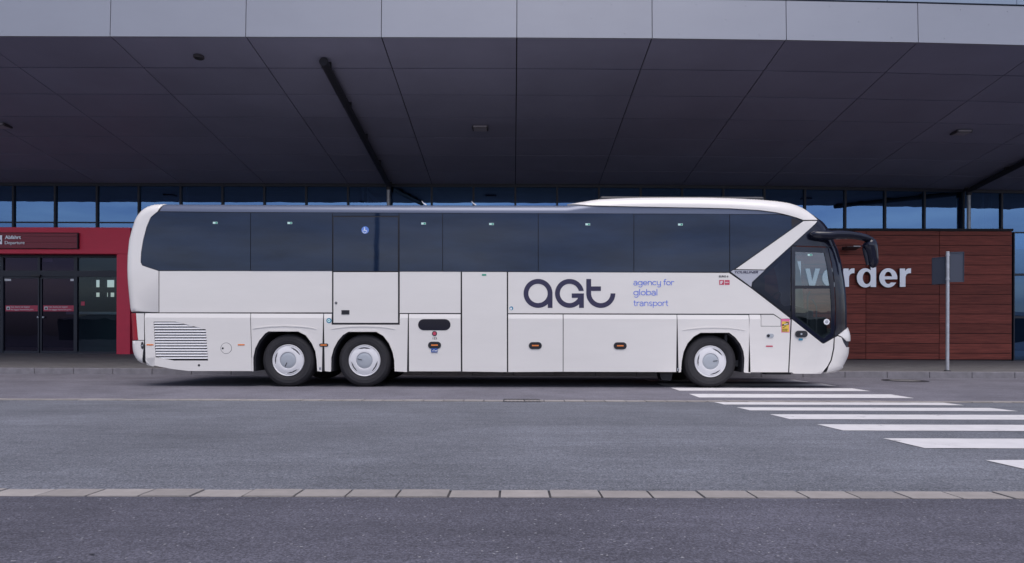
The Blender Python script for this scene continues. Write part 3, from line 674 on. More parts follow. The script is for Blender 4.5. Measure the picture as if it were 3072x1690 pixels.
# sign post on the pavement, seen from behind
p = P(2842, 1113, 15.45); sx = p.x; sz = PZ(sx, 15.45)
t = thing("road_sign", "galvanised sign post with two dark angled sign backs on the pavement right of the coach", "road sign", (sx, 15.45, sz))
ztop = P(2842, 756, 15.45).z
mb = MB(); mb.tube([(sx, 15.45, sz-0.02), (sx, 15.45, ztop)], 0.038, 16); mb.lathe([(0.0001, 0.012), (0.03, 0.01), (0.041, 0.0), (0.041, -0.02)], (sx, 15.45, ztop), 16, 'Z'); mb.build("post", GALV, t, 40)
mb = MB(); mb.lathe([(0.0001, 0.03), (0.05, 0.03), (0.075, 0.012), (0.08, 0.0)], (sx, 15.45, sz), 16, 'Z'); mb.build("base_collar", IRON, t, 40)
def panel(x0, x1, zt, zb_, y0, y1):
    mb = MB(); mb.hexa([(x0, y0, zb_), (x1, y1, zb_), (x1, y1+0.02, zb_), (x0, y0+0.02, zb_), (x0, y0, zt), (x1, y1, zt), (x1, y1+0.02, zt), (x0, y0+0.02, zt)]); o = mb.build("sign_panel", SIGNB, t, bevel=0.003)
    mb = MB()
    for z in (zt-0.02, zb_):
        mb.hexa([(x0, y0-0.015, z), (x1, y1-0.015, z), (x1, y1-0.001, z), (x0, y0-0.001, z), (x0, y0-0.015, z+0.02), (x1, y1-0.015, z+0.02), (x1, y1-0.001, z+0.02), (x0, y0-0.001, z+0.02)])
    mb.box((x1-0.012, y1-0.016, zb_), (x1, y1-0.001, zt)); mb.build("edge_rim", SIGNB, o)
a, b = P(2849, 757, 15.5), P(2884, 847, 15.5); panel(a.x, b.x, a.z, b.z, 15.49, 15.42)
a, b = P(2817, 770, 15.5), P(2839, 852, 15.5); panel(a.x, b.x, a.z, b.z, 15.75, 15.49)
mb = MB()
for z in (ztop-0.1, P(2842, 840, 15.45).z): mb.tube([(sx, 15.45, z), (sx, 15.45, z+0.03)], 0.046, 16)
mb.build("clamp", GALV, t)
# ------------------------------------------------------------ what stands behind the camera (seen only as reflections)
t = thing("street_lamp", "tall grey street lamp with a side arm, mirrored in the coach windows", "street lamp", (-6.5, -6, 0.24))
mb = MB(); mb.tube([(-6.5, -6, 0.2), (-6.5, -6, 9.5)], [0.15, 0.10], 12); mb.build("post", PIPEM, t, 40)
mb = MB(); mb.tube([(-6.5, -6, 5.2), (-5.2, -6, 5.25), (-4.9, -6, 5.2)], 0.055, 8); mb.build("arm", PIPEM, t, 40)
mb = MB(); mb.box((-5.0, -6.1, 5.08), (-4.4, -5.9, 5.2)); mb.build("lamp_head", PIPEM, t, bevel=0.03)
def shed(x, y, w, d, h, label):
    t = thing("warehouse", label, "warehouse", (x, y, -0.35))
    mb = MB(); mb.box((x-w/2, y-d/2, -0.35), (x+w/2, y+d/2, h)); mb.build("wall", FAR, t)
    mb = MB(); mb.add([(x-w/2-.3, y-d/2-.3, h+.01), (x+w/2+.3, y-d/2-.3, h+.01), (x+w/2+.3, y+d/2+.3, h+.01), (x-w/2-.3, y+d/2+.3, h+.01), (x-w/2, y, h+1.6), (x+w/2, y, h+1.6)], [[0, 1, 5, 4], [2, 3, 4, 5], [0, 4, 3], [1, 2, 5], [0, 3, 2, 1]]); mb.build("roof", FAR, t)
shed(-60, -100, 70, 25, 4.2, "long low dark warehouse across the yard, mirrored in the entrance glass")
shed(35, -110, 90, 25, 4.6, "wide low dark warehouse across the yard, mirrored in the coach door")
shed(125, -120, 60, 30, 6.0, "taller dark warehouse across the yard, mirrored in the glass at the right")
def crane(x, y, h, label):
    t = thing("harbour_crane", label, "crane", (x, y, -0.35))
    for dx in (-4, 4):
        mb = MB(); mb.tube([(x+dx, y, -0.35), (x+dx*0.3, y, h*0.6)], 0.5, 6); mb.build("leg", FAR, t)
    mb = MB(); mb.tube([(x, y, h*0.6), (x, y, h)], 0.8, 6); mb.build("tower", FAR, t)
    mb = MB(); mb.tube([(x-6, y, h*0.62), (x+14, y, h*0.98)], [0.9, 0.3], 6); mb.build("jib", FAR, t)
crane(45, -150, 22, "lattice harbour crane far across the yard, mirrored in the coach door")
crane(62, -165, 26, "taller harbour crane far across the yard, mirrored in the coach door")

# ------------------------------------------------------------ the coach
import numpy as np
BY0, BY1 = 11.9, 14.45
C = thing("coach_bus", "long white three-axle touring coach with tinted windows parked along the kerb under the canopy", "coach", (-0.4, 13.175, 0))
AR1 = [(768.4, 1113.5), (767.5, 1074), (773, 1048), (784, 1026), (801, 1005), (816, 995), (897, 995), (920, 1007), (937, 1030), (948, 1054), (952, 1082), (953.8, 1113.5)]
AR2 = [(1000.4, 1113.8), (1001, 1074), (1008, 1048), (1021, 1024), (1036, 1006), (1052.5, 996), (1130, 996), (1151, 1008), (1168, 1030), (1179, 1056), (1184, 1082), (1185, 1114)]
AR3 = [(2041, 1116.2), (2043.7, 1083), (2049, 1056), (2061, 1030), (2079.6, 1010), (2100, 998.7), (2178, 998.7), (2199, 1015), (2214.5, 1035.4), (2223, 1056), (2225.6, 1076), (2224, 1116.8)]
OUTPX = [(440, 1090.5, .05), (474, 1098.5, .03), (519, 1107, .02), (568, 1112.9, .02)]+[(x, y, .012) for x, y in AR1+AR2+AR3]
OUTPX += [(2467, 1117.5, .05), (2490, 1115, .14), (2504, 1112, .22), (2519, 1104, .3), (2518, 1097.8, .32), (2525, 1083.5, .36), (2532.3, 1065, .4), (2534.4, 1042, .4), (2537.5, 1025, .42), (2538.5, 1012, .42), (2533.4, 991, .44)]
iW0 = len(OUTPX)
OUTPX += [(2529.5, 985, .45), (2529.3, 932, .45), (2527, 884, .45), (2522, 840, .45), (2513.6, 787.6, .45), (2502.6, 748, .45), (2489.5, 717.5, .45), (2477, 689, .43)]
iW1 = len(OUTPX)-1
OUTPX += [(2467.6, 674, .4), (2450, 655, .36), (2432.6, 642, .33), (2406, 629, .3)]
iW2 = len(OUTPX)-1
OUTPX += [(2384, 619, .27), (2362.6, 612.5, .25), (2327.6, 607, .23), (2275, 602.5, .21), (2187, 598, .2), (2100, 596, .19), (1969, 596, .18), (1881, 597.5, .18), (1794, 602, .17), (1750, 609, .17), (1700, 616.8, .16), (1400, 616.5, .16), (1100, 615.7, .16), (800, 614.8, .16), (504, 613.5, .16)]
iR0 = len(OUTPX)-1
OUTPX += [(460, 616, .17), (440, 623.5, .18), (422.5, 638, .18), (410, 658, .18), (401, 688, .18), (393, 722, .18), (389.5, 767, .18), (389.4, 806, .18), (391.4, 846, .18), (395, 885, .18), (399, 925, .18), (402.7, 943, .18), (405.5, 975, .18), (407, 1019, .18), (407.7, 1048, .16), (412.6, 1068, .14), (422.5, 1083, .1)]
OUT = []
for px_, py_, r in OUTPX:
    p = P(px_, py_, BY0+r); OUT.append((p.x, p.z, r))
NO = len(OUT)
oa = np.array(OUT); ob_ = np.roll(oa, -1, axis=0)
dxz = ob_[:, :2]-oa[:, :2]; len2 = (dxz**2).sum(1)
def inpoly(x, z, poly):
    c = False; j = len(poly)-1
    for i in range(len(poly)):
        xi, zi = poly[i][0], poly[i][1]; xj, zj = poly[j][0], poly[j][1]
        if (zi > z) != (zj > z) and x < (xj-xi)*(z-zi)/(zj-zi)+xi: c = not c
        j = i
    return c
def inset(x, z):
    """how far the rounded edge falls back at (x, z); also the direction towards the edge and the slope there"""
    q = np.array((x, z)); t = np.clip(((q-oa[:, :2])*dxz).sum(1)/len2, 0, 1)
    near = oa[:, :2]+dxz*t[:, None]; r = np.maximum(1e-6, oa[:, 2]+(ob_[:, 2]-oa[:, 2])*t)
    d = np.hypot(near[:, 0]-x, near[:, 1]-z)
    c = np.clip((r-d)/r, 0, 1); ins = np.where(r < 0.035, 0.0, r*(1-np.sqrt(np.maximum(0, 1-c*c))))
    i = int(np.argmax(ins))
    if ins[i] < 1e-6: return 0.0, (0, 0), 0.0
    e = dxz[i]/math.sqrt(len2[i]); n = np.array((e[1], -e[0]))
    if d[i] > 1e-3:
        n2 = (near[i]-q)/d[i]; n = n2
    return float(ins[i]), (float(n[0]), float(n[1])), float(c[i])
lean = lambda z: 0.04*max(0.0, z-2.1)
def side(x, z, off=0.0, far=False):
    i, n, c = inset(x, z); s = math.sqrt(max(0, 1-c*c))
    y = BY0+i+lean(z)-off*s
    p = (x+n[0]*c*off, (BY0+BY1-y) if far else y, z+n[1]*c*off)
    return p
def B(px_, py_):
    Y = BY0
    for _ in range(4):
        p = P(px_, py_, Y); Y = BY0+lean(p.z)
        if inpoly(p.x, p.z, OUT): Y += inset(p.x, p.z)[0]
        else: Y += 0.15
    return (p.x, p.z)
def resample(loop, step):
    o = []
    for i, a in enumerate(loop):
        b = loop[(i+1) % len(loop)]; o.append((a[0], a[1]))
        n = int(math.hypot(b[0]-a[0], b[1]-a[1])/step)
        o += [(a[0]+(b[0]-a[0])*k/(n+1), a[1]+(b[1]-a[1])*k/(n+1)) for k in range(1, n+1)]
    return o
RINGS = []
for i in range(NO):
    a, b = OUT[i], OUT[(i+1) % NO]
    L_ = math.hypot(b[0]-a[0], b[1]-a[1]); n = max(1, int(L_/0.05))
    for k in range(n):
        t = (k+0.5)/n; x = a[0]+(b[0]-a[0])*t; z = a[1]+(b[1]-a[1])*t; r = a[2]+(b[2]-a[2])*t
        if r < 0.06: continue
        nx, nz = -(b[1]-a[1])/L_, (b[0]-a[0])/L_
        for w in (0.02, 0.055, 0.1, 0.155, 0.22, 0.3, 0.39, 0.5, 0.62, 0.75, 0.88, 1.0): RINGS.append((x+nx*r*w, z+nz*r*w))
RINGS = [p for p in RINGS if inpoly(p[0], p[1], OUT)]
def plate(name, loops, m, parent, off=0.012, thick=0.012, holes=(), clip=False, test=None, far=False, ridge=None, world=False, mb=None, mi=0, smooth=35):
    """a panel laid on the curved flank. loops/holes are pixel outlines; ridge=(dz, depth): upper edge falls back by depth over dz"""
    if loops and not isinstance(loops[0][0], (tuple, list)): loops = [loops]
    if not world: loops = [[B(*p) for p in l] for l in loops]; holes = [[B(*p) for p in l] for l in holes]
    cl = list(loops)+list(holes)
    if clip: cl = cl+[[(p[0], p[1]) for p in OUT]]
    if test is None: test = lambda x, z: any(inpoly(x, z, l) for l in loops) and not any(inpoly(x, z, h) for h in holes)
    x0 = min(p[0] for l in loops for p in l); x1 = max(p[0] for l in loops for p in l); z0 = min(p[1] for l in loops for p in l); z1 = max(p[1] for l in loops for p in l)
    V = []; Ed = []
    for l in cl:
        l2 = []
        for i, a in enumerate(l):
            b = l[(i+1) % len(l)]; l2.append((a[0], a[1])); m_ = ((a[0]+b[0])/2, (a[1]+b[1])/2)
            curved = max(inset(*a[:2])[0], inset(*b[:2])[0], inset(*m_)[0]) > 1e-4
            L_ = math.hypot(b[0]-a[0], b[1]-a[1]); n = int(L_/0.05) if curved and L_ < 30 else 0
            l2 += [(a[0]+(b[0]-a[0])*k/(n+1), a[1]+(b[1]-a[1])*k/(n+1)) for k in range(1, n+1)]
        i0 = len(V); V += l2; Ed += [(i0+k, i0+(k+1) % len(l2)) for k in range(len(l2))]
    def clear(p):
        q = np.array(p)
        for l in cl:
            A = np.array([k[:2] for k in l]); D = np.roll(A, -1, axis=0)-A; t = np.clip(((q-A)*D).sum(1)/np.maximum(1e-12, (D**2).sum(1)), 0, 1)
            if np.hypot(*(A+D*t[:, None]-q).T).min() < 0.003: return False
        return True
    for p in RINGS:
        if x0 < p[0] < x1 and z0 < p[1] < z1 and test(*p) and clear(p): V.append(p)
    if ridge:
        zr = ridge[2]-ridge[0]; i0 = len(V); V += [(x0-0.01, zr), (x1+0.01, zr)]; Ed.append((i0, i0+1))
    r = delaunay_2d_cdt([Vector(p) for p in V], Ed, [], 0, 1e-5)
    vv, ff = r[0], r[2]
    keep = []
    for f in ff:
        cx = sum(vv[i].x for i in f)/len(f); cz = sum(vv[i].y for i in f)/len(f)
        if test(cx, cz) and (not clip or inpoly(cx, cz, OUT)): keep.append(list(f))
    used = sorted({i for f in keep for i in f}); rm = {k: n for n, k in enumerate(used)}
    def o_at(z):
        if not ridge: return off
        return off if z <= ridge[2]-ridge[0]+1e-4 else off-ridge[1]*min(1, (z-(ridge[2]-ridge[0]))/ridge[0])
    F_ = [side(vv[i].x, vv[i].y, o_at(vv[i].y), far) for i in used]
    own = mb is None; mb = mb or MB(); n = len(F_); base = len(mb.v); mb.v += F_
    if thick: mb.v += [side(vv[i].x, vv[i].y, o_at(vv[i].y)-thick, far) for i in used]
    E_ = set()
    for f in keep:
        g = [rm[i] for i in f]; mb.f.append([base+i for i in g]); mb.mi.append(mi); mb.tone.append(0.5)
        if thick: mb.f.append([base+n+i for i in reversed(g)]); mb.mi.append(mi); mb.tone.append(0.5)
        for k in range(len(g)): E_.add((g[k], g[(k+1) % len(g)]))
    if thick:
        for a, b in E_:
            if (b, a) not in E_: mb.f.append([base+b, base+a, base+n+a, base+n+b]); mb.mi.append(mi); mb.tone.append(0.5)
    return mb.build(name, m, parent, smooth) if own else None
def oval(cx, cy, w, h, n=10):
    r = min(w, h)/2; o = []
    for sx, a0 in ((1, -90), (-1, 90)):
        for k in range(n+1):
            a = R(a0+180*k/n); o.append((cx+sx*(w/2-r)+r*math.cos(a), cy+r*math.sin(a)))
    return o
def circ(cx, cy, r, n=28): return [(cx+r*math.cos(2*math.pi*k/n), cy+r*math.sin(2*math.pi*k/n)) for k in range(n)]
def rect(x0, y0, x1, y1): return [(x0, y0), (x1, y0), (x1, y1), (x0, y1)]
def sk(a): return 0.0027*(a-1540)

# hull: black under-skin on the near flank, white far flank, rounded ends
CABH = [(2436, 695), (2308, 815), (2270, 852), (2374, 936), (2464, 1008), (2496, 992), (2513, 960), (2513, 900), (2506, 850), (2496, 795), (2484, 755), (2466, 722)]
hb = MB(); ol = [(p[0], p[1]) for p in OUT]
cabw = [B(*p) for p in CABH]
plate("body", [ol], None, None, off=0, thick=0, holes=[cabw], world=True, mb=hb, mi=0)
plate("body", [ol], None, None, off=0, thick=0, holes=[cabw], world=True, mb=hb, mi=1, far=True)
ws = MB()
for i in range(NO):
    a, b = OUT[i], OUT[(i+1) % NO]
    ya, yb = BY0+a[2]+lean(a[1]), BY0+b[2]+lean(b[1])
    q = [(a[0], ya, a[1]), (b[0], yb, b[1]), (b[0], BY0+BY1-yb, b[1]), (a[0], BY0+BY1-ya, a[1])]
    if iW0 <= i < iW1: ws.face(q)
    elif iW1 <= i < iW2: hb.face(q, 2)
    elif i < 4+36 or i == NO-1: hb.face(q, 0)
    else: hb.face(q, 1)
hb.build("body", [HULL, WHITE, GLOSSK], C, 35)
ws.build("windshield", WSGL, C, 60)
mb = MB(); mb.box((-6.3, 12.7, 0.34), (4.2, 13.65, 1.25)); mb.box((-6.0, 12.3, 1.25), (4.0, 14.05, 1.35)); mb.build("chassis", HULL, C)
# cab fittings seen through the door
mb = MB(); mb.box((4.02, 12.05, 0.5), (4.07, 14.3, 3.2)); mb.build("cab_partition", INTER, C)
mb = MB(); mb.box((4.1, 12.9, 0.6), (6.0, 14.2, 0.95)); mb.box((4.1, 12.1, 0.40), (5.9, 12.895, 0.52)); mb.build("cab_floor", INTER, C)
mb = MB(); mb.hexa([(5.55, 12.95, 0.96), (6.1, 12.95, 0.96), (6.1, 14.1, 0.96), (5.55, 14.1, 0.96), (5.7, 12.95, 1.62), (6.15, 12.95, 1.5), (6.15, 14.1, 1.5), (5.7, 14.1, 1.62)]); mb.box((5.75, 12.3, 0.7), (6.1, 12.94, 1.35)); mb.build("dashboard", INTER, C, bevel=0.03)
mb = MB(); mb.box((4.75, 13.25, 1.35), (5.25, 13.8, 1.5)); mb.box((4.65, 13.25, 1.5), (4.8, 13.8, 2.35)); mb.box((4.66, 13.38, 2.36), (4.78, 13.68, 2.6)); mb.box((4.85, 13.4, 0.96), (5.15, 13.65, 1.35)); mb.build("driver_seat", FABRIC, C, bevel=0.04)
mb = MB(); mb.tube([Vector((5.55, 13.52, 1.72))+Vector((0.1*math.cos(a), 0.23*math.sin(a), 0.2*math.cos(a))) for a in [2*math.pi*k/24 for k in range(25)]], 0.016, 8, cap=False); mb.tube([(5.55, 13.52, 1.72), (5.75, 13.52, 1.5)], 0.03, 8); mb.build("steering_wheel", TRIM, C, 40)
mb = MB(); mb.tube([(5.72, 12.32, 1.0), (5.72, 12.32, 1.75), (5.78, 12.35, 1.85)], 0.018, 8); mb.tube([(5.75, 12.1, 0.85), (5.78, 12.08, 1.05), (5.78, 12.08, 1.55), (5.7, 12.08, 1.68)], 0.014, 8); mb.build("grab_rail", LAMPH, C, 40)

# roof edge and fairing
top = lambda x: 637.2+(x-500)*0.0036
plate("roof_rail", [(480, 634.5), (506, 600), (1700, 600), (1703, 617.4), (1767, 620.2), (2100, 625.8), (2187, 628), (2275, 632.8), (2327, 639.5), (2345, 643), (2275, 643), (2100, 642), (1500, 639.8), (700, 636.8)], RAILM, C, off=0.006, thick=0.01, clip=True, smooth=60)
plate("roof_fairing", [(1702, 617.2), (1702, 580), (2560, 580), (2560, 640), (2450, 662.8), (2409, 661.5), (2389, 654), (2362.6, 646.3), (2327, 638), (2275, 631.2), (2187, 626.2), (2100, 624.2), (1767, 618.8)], WHITE, C, off=0.03, thick=0.03, clip=True, smooth=60,
      test=None, holes=[[(2407, 628.5), (2450, 663.2), (2600, 700), (2600, 560), (2385, 560), (2385, 618)]])
mb = MB(); a, b = P(1800, 596, 12.4), P(2290, 591, 12.4); mb.box((a.x, 12.35, a.z-0.1), (b.x, 14.0, b.z-0.005)); mb.build("air_conditioner", TRIM, C, bevel=0.03)
for px_ in (1266, 1415):
    mb = MB(); q = [P(px_, 603.5, 12.3), P(px_+2, 608, 12.3), P(px_+7, 612, 12.3), P(px_+13, 616, 12.3)]; mb.tube(q, [0.006, 0.010, 0.012, 0.012], 6); mb.build("roof_fin", GREYPAINT, C, 40)
mb = MB(); q = [P(2266, 588, 12.6), P(2268, 599, 12.6)]; mb.tube(q, [0.004, 0.02], 8); mb.build("antenna", TRIM, C)

# window band
BT = lambda x: 812.3+(x-480)*0.0029
WREAR = [(477, 812), (440, 800), (428.5, 795.5), (424.3, 787), (426, 757), (432, 722), (442, 683), (455, 653), (475, 637)]
def exit_sticker(px_, py_, par):
    plate("exit_sticker", rect(px_-7, py_-3, px_+7, py_+3), ST_PALE, par, off=0.0185, thick=0.002)
    plate("exit_symbol", rect(px_+0.5, py_-2, px_+6, py_+2.2), ST_GREEN, par, off=0.0195, thick=0.0005)
def win(poly, st=None, m=TINT, name="window"):
    w = plate(name, poly, m, C, off=0.016, thick=0.014)
    if st: exit_sticker(st[0], st[1], w)
    return w
T2 = lambda x: top(x)+1.2
win(WREAR+[(751.8, T2(752)), (751.8, BT(752))], (647, 669.5))
win(rect(753.6, T2(754), 997.2, BT(997)), (870.5, 670))
win(rect(999.5, T2(1000), 1196.5, 648.5), None)
win(rect(1199, T2(1199), 1327.3, BT(1327)), (1271, 671.5))
win(rect(1329, T2(1329), 1613.8, BT(1613)), (1474.5, 673))
win(rect(1615.6, T2(1615), 1900.2, BT(1900)), (1763, 674))
win(rect(1902, T2(1902), 2187, BT(2187)-1), (2040.5, 674.5))
w = win([(2188.8, 644.2), (2335, 645), (2365, 649), (2385, 656), (2405.5, 664), (2204, 806), (2189.5, 815)])
plate("black_corner", [(2373, 655), (2389, 659), (2403, 664.5), (2374, 683)], SEAL, w, off=0.018, thick=0.002)
# side door in the window band
sd = plate("side_door", rect(1001.5, 817.3, 1194.5, 969), WHITE, C, off=0.024, thick=0.02)
dw = plate("door_window", rect(1001.5, 652.5, 1194.5, 814.6), TINT, sd, off=0.026, thick=0.02)
exit_sticker(1097.5, 676, dw)
plate("wheelchair_sign", circ(1096.5, 691.5, 11), ST_BLUE, dw, off=0.029, thick=0.002)
wm = MB()
for l in (circ(1094.5, 685, 1.8, 10), [(1093.2, 687), (1096, 687), (1096.8, 692), (1101, 692), (1103, 697), (1101.5, 697.6), (1099.8, 693.8), (1094, 693.8)]): plate("x", l, None, None, off=0.030, thick=0.0005, mb=wm)
plate("x", [[(1095+6*math.cos(R(a)), 695+6*math.sin(R(a))) for a in range(20, 245, 15)]+[(1095+4.3*math.cos(R(a)), 695+4.3*math.sin(R(a))) for a in range(245, 10, -15)]], None, None, off=0.030, thick=0.0005, mb=wm)
wm.build("wheelchair_symbol", ST_WHITE, dw)
plate("door_seal", rect(998.2, 649.3, 1198, 972.8), SEAL, sd, off=0.014, thick=0.006, holes=[rect(1001.2, 652.2, 1194.8, 969.4)])
plate("door_handle", rect(1025.5, 931, 1049.5, 944), TRIM, sd, off=0.030, thick=0.01); plate("handle_recess", rect(1029, 934, 1046, 941), SEAL, sd, off=0.031, thick=0.001)
plate("door_lock", circ(1009.3, 909.5, 3.8, 16), TRIM, sd, off=0.030, thick=0.008); plate("lock_core", circ(1009.3, 909.5, 1.6, 10), ALU, sd, off=0.032, thick=0.002)

# white flank above the seam
ML = lambda x: 937.4+(x-480)*0.0029
rear_c = [(370, 590), (507, 590), (507, 606), (500, 613), (474.5, 635), (453.5, 652), (440.5, 682.5), (430.5, 722), (424.6, 757), (422.8, 787.5), (427.3, 797), (439.5, 801.5), (477, 813.8), (477, 937.2), (370, 937.2)]
plate("rear_corner", rear_c, WHITE, C, off=0.018, thick=0.014, clip=True, smooth=60)
plate("side_panel", rect(479.2, BT(480)+1.6, 996.6, 937.8), WHITE, C)
plate("side_panel", rect(1199.6, BT(1200)+1.6, 1382, ML(1380)-0.4), WHITE, C)
plate("side_panel", [(1524.5, BT(1524)+1.6), (2186.5, 819.4), (2251, 864.5), (2366, 952.8), (2370, 956.3), (2342.5, 956.8), (2320, 941.8), (1524.5, 940.4)], WHITE, C)
plate("name_plate", [(2191.5, 816), (2199.5, 810.8), (2293, 811.8), (2255.2, 847), (2253.2, 861)], GREYPAINT, C, off=0.016, thick=0.014)
plate("front_pillar", [(2206, 808.3), (2409, 664.8), (2449, 666), (2292.5, 809.4)], WHITE, C, off=0.024, thick=0.022, smooth=60)
# lower flank
RZ = B(1500, 942.5)[1]; RG = (0.085, 0.02, RZ)
ctr = lambda x: 942.0+(x-1000)*0.0029
def low(name, loops, holes=(), **k): return plate(name, loops, WHITE, C, off=0.032, thick=0.012, holes=holes, ridge=RG, smooth=6, **k)
rp_ = low("rear_panel", [(436.5, ctr(436)), (752.2, ctr(752)), (757.5, 1113.4), (568, 1113), (519, 1107), (474, 1098.4), (442.5, 1091)],
      holes=[[(463.5, 965.5), (528.7, 965.5), (620, 989), (626.6, 1082), (524, 1082), (469.4, 1072)]])
def archp(x0, x1, xb0, xb1, ar, holes=()):
    g = [(x0, ctr(x0)), (x1, ctr(x1)), (xb1, 1114+0.0029*(xb1-900)), (ar[-1][0]+0.3, ar[-1][1])]+[ar[k] for k in range(len(ar)-2, 0, -1)]+[(ar[0][0]-0.3, ar[0][1]), (xb0, 1113.4+0.0029*(xb0-900))]
    return g
low("wheel_arch_panel", archp(754.2, 970.8, 759.2, 974, AR1))
g = archp(973, 1224.6, 976, 1225.6, AR2); g = [g[0], (996.2, ctr(996)), (996.2, 974.6), (1200.2, 974.8), (1200.2, ctr(1200))]+g[1:]
low("wheel_arch_panel", g)
low("luggage_flap", [(1227.4, ctr(1227)), (1382, ctr(1382)), (1383, 1114.4), (1228.2, 1114)])
plate("middle_door", [(1386.5, BT(1386)+1.8), (1520.4, BT(1520)+1.8), (1521, 1115), (1387.5, 1114.6)], WHITE, C, off=0.028, thick=0.014)
low("luggage_flap", [(1524.5, ctr(1524)), (1688, ctr(1688)), (1688, 1115.3), (1525, 1115)])
low("luggage_flap", [(1690.3, ctr(1690)), (2029.2, ctr(2029)), (2027, 1116.2), (1690, 1115.3)])
low("wheel_arch_panel", archp(2031, 2244.6, 2028.6, 2240.8, AR3))
fc = low("front_corner_panel", [(2247, 944.6), (2280.6, 944.8), (2280.6, 979.8), (2341.6, 980), (2341.6, 959.2), (2369.5, 959.6), (2362, 1117), (2243.2, 1116.8)])
plate("service_flap", [(2282.4, 944.8), (2319, 944.9), (2340.4, 958.9), (2340.4, 978.6), (2282.4, 978.4)], WHITE, C, off=0.022, thick=0.012)
fd = plate("front_door_panel", [(2373.6, 958.5), (2462, 1029), (2466, 1031.5), (2472, 1030.5), (2498.6, 1015), (2496.6, 1045), (2489, 1080.5), (2479.5, 1098.5), (2461.5, 1117), (2365.8, 1117)], WHITE, C, off=0.032, thick=0.014, smooth=60)
plate("front_bumper", [(2502.6, 1013.8), (2510, 1009.2), (2521, 1013.5), (2526.5, 1028), (2534, 1042), (2570, 1042), (2570, 1130), (2466.5, 1118.5), (2484, 1099.5), (2493.5, 1081.5), (2501, 1045.5)], WHITE, C, off=0.03, thick=0.014, clip=True, smooth=60)
plate("headlamp_brow", [(2512, 1006), (2531, 990.5), (2570, 975), (2570, 1024), (2536, 1024), (2522, 1011)], WHITE, C, off=0.03, thick=0.014, clip=True, smooth=60)
plate("headlamp", [(2521.8, 1012.4), (2536, 1024), (2570, 1024.5), (2570, 1041.5), (2534.5, 1041.5), (2527, 1027.5)], HEADL, C, off=0.012, thick=0.012, clip=True, smooth=60)
rb = plate("rear_bumper", [(370, 1022.5), (435, 1022.5), (441.5, 1092), (380, 1110)], WHITE, C, off=0.03, thick=0.014, clip=True, smooth=60)
plate("lamp_surround", [(411.5, 940.5), (434.6, 940.8), (434.8, 1020.5), (417.5, 1020.3)], WHITE, C, off=0.03, thick=0.014, smooth=60)
plate("tail_lamp", [(370, 940.2), (411, 940.2), (417, 1020.2), (370, 1020.2)], REDLENS, C, off=0.03, thick=0.02, clip=True, smooth=60)
# vent grille with slats
G_ = [(463.5, 965.5), (528.7, 965.5), (620, 989), (626.6, 1082), (524, 1082), (469.4, 1072)]
gr = plate("vent_grille", G_, SEAL, C, off=0.006, thick=0.005)
for k in range(15):
    y = 966.5+k*8.05; sl_ = MB()
    def xl(yy): return 463.8+(yy-965.5)*5.9/106.5 if yy < 1072 else 469.4+(yy-1072)*5.4
    def xr(yy): return min(528.7+(yy-965.5)*91.3/23.5, 620+(yy-989)*0.07) if yy > 965.5 else 528.7
    a0, b0 = xl(y)+0.6, xr(y)-0.6; a1, b1 = xl(y+5.2)+0.6, xr(y+5.2)-0.6
    if b0-a0 < 12: a0, b0 = a1, b1
    if y+5.2 > 1081.5: break
    if b1 < a1: continue
    q = [B(a0, y), B(b0, y), B(b1, y+5.2), B(a1, y+5.2)]
    o1 = [side(q[0][0], q[0][1], 0.012), side(q[1][0], q[1][1], 0.012), side(q[2][0], q[2][1], 0.036), side(q[3][0], q[3][1], 0.036)]
    o2 = [(p[0], p[1]+0.006, p[2]) for p in o1]
    sl_.hexa([o1[3], o1[2], o2[2], o2[3], o1[0], o1[1], o2[1], o2[0]]); sl_.build("slat", WHITE2, gr)
# brows and lips over the wheels
def brow(pts, t):
    n = len(pts); plate("arch_brow", pts+[(pts[i][0], pts[i][1]+t*math.sin(math.pi*i/(n-1))+0.4) for i in range(n-1, -1, -1)], WHITE, C, off=0.041, thick=0.012)
BR = [(760, 986.8), (775, 983.4), (788, 981), (816, 977.8), (857, 976.6), (900, 978.8), (928, 982.3), (950, 987.2)]
brow(BR, 3); brow([(x+236, y+0.8) for x, y in BR], 3); brow([(2047+(x-760)*0.98, y+4.3) for x, y in BR], 3)
for ar in (AR1, AR2, AR3):
    cx = (ar[0][0]+ar[-1][0])/2; outer = []
    for i, (x, y) in enumerate(ar):
        d = Vector((x-cx, y-1085)).normalized(); k = 5.5
        outer.append((x+(-k if i == 0 else k if i == len(ar)-1 else d.x*k), y+(0 if i in (0, len(ar)-1) else d.y*k)))
    plate("arch_lip", ar+outer[::-1], WHITE, C, off=0.040, thick=0.012)
# black cab area: header, quarter glass, door, pillar
plate("cab_header", [(2448, 668.5), (2452, 660), (2600, 660), (2600, 720), (2491, 738), (2481, 741), (2376, 737)], GLOSSK, C, off=0.014, thick=0.012, clip=True, smooth=60)
plate("windshield_pillar", [(2483, 743), (2494, 739.5), (2600, 720), (2600, 992), (2533, 988.5), (2511, 1003.5), (2501.5, 1009), (2505, 985), (2507, 920), (2503, 850), (2494, 791)], GLOSSK, C, off=0.014, thick=0.012, clip=True, smooth=60)
qw = plate("quarter_window", [(2294.3, 812.5), (2370.6, 741), (2370.6, 952), (2256.2, 862), (2258, 848)], QGL, C, off=0.016, thick=0.0)
qb = plate("blind_panel", [(2257.5, 851), (2275, 834.5), (2294, 834.5), (2293.5, 874), (2270, 877), (2257, 865)], SEAL, qw, off=0.010, thick=0.006)
UP = [(2384.5, 756), (2471, 759), (2478, 790), (2488, 857.5), (2384.5, 857.5)]; LP = [(2384.5, 866.5), (2489.5, 866.5), (2493, 925), (2491.5, 998), (2470, 1015), (2462, 1013.5), (2384.5, 951)]
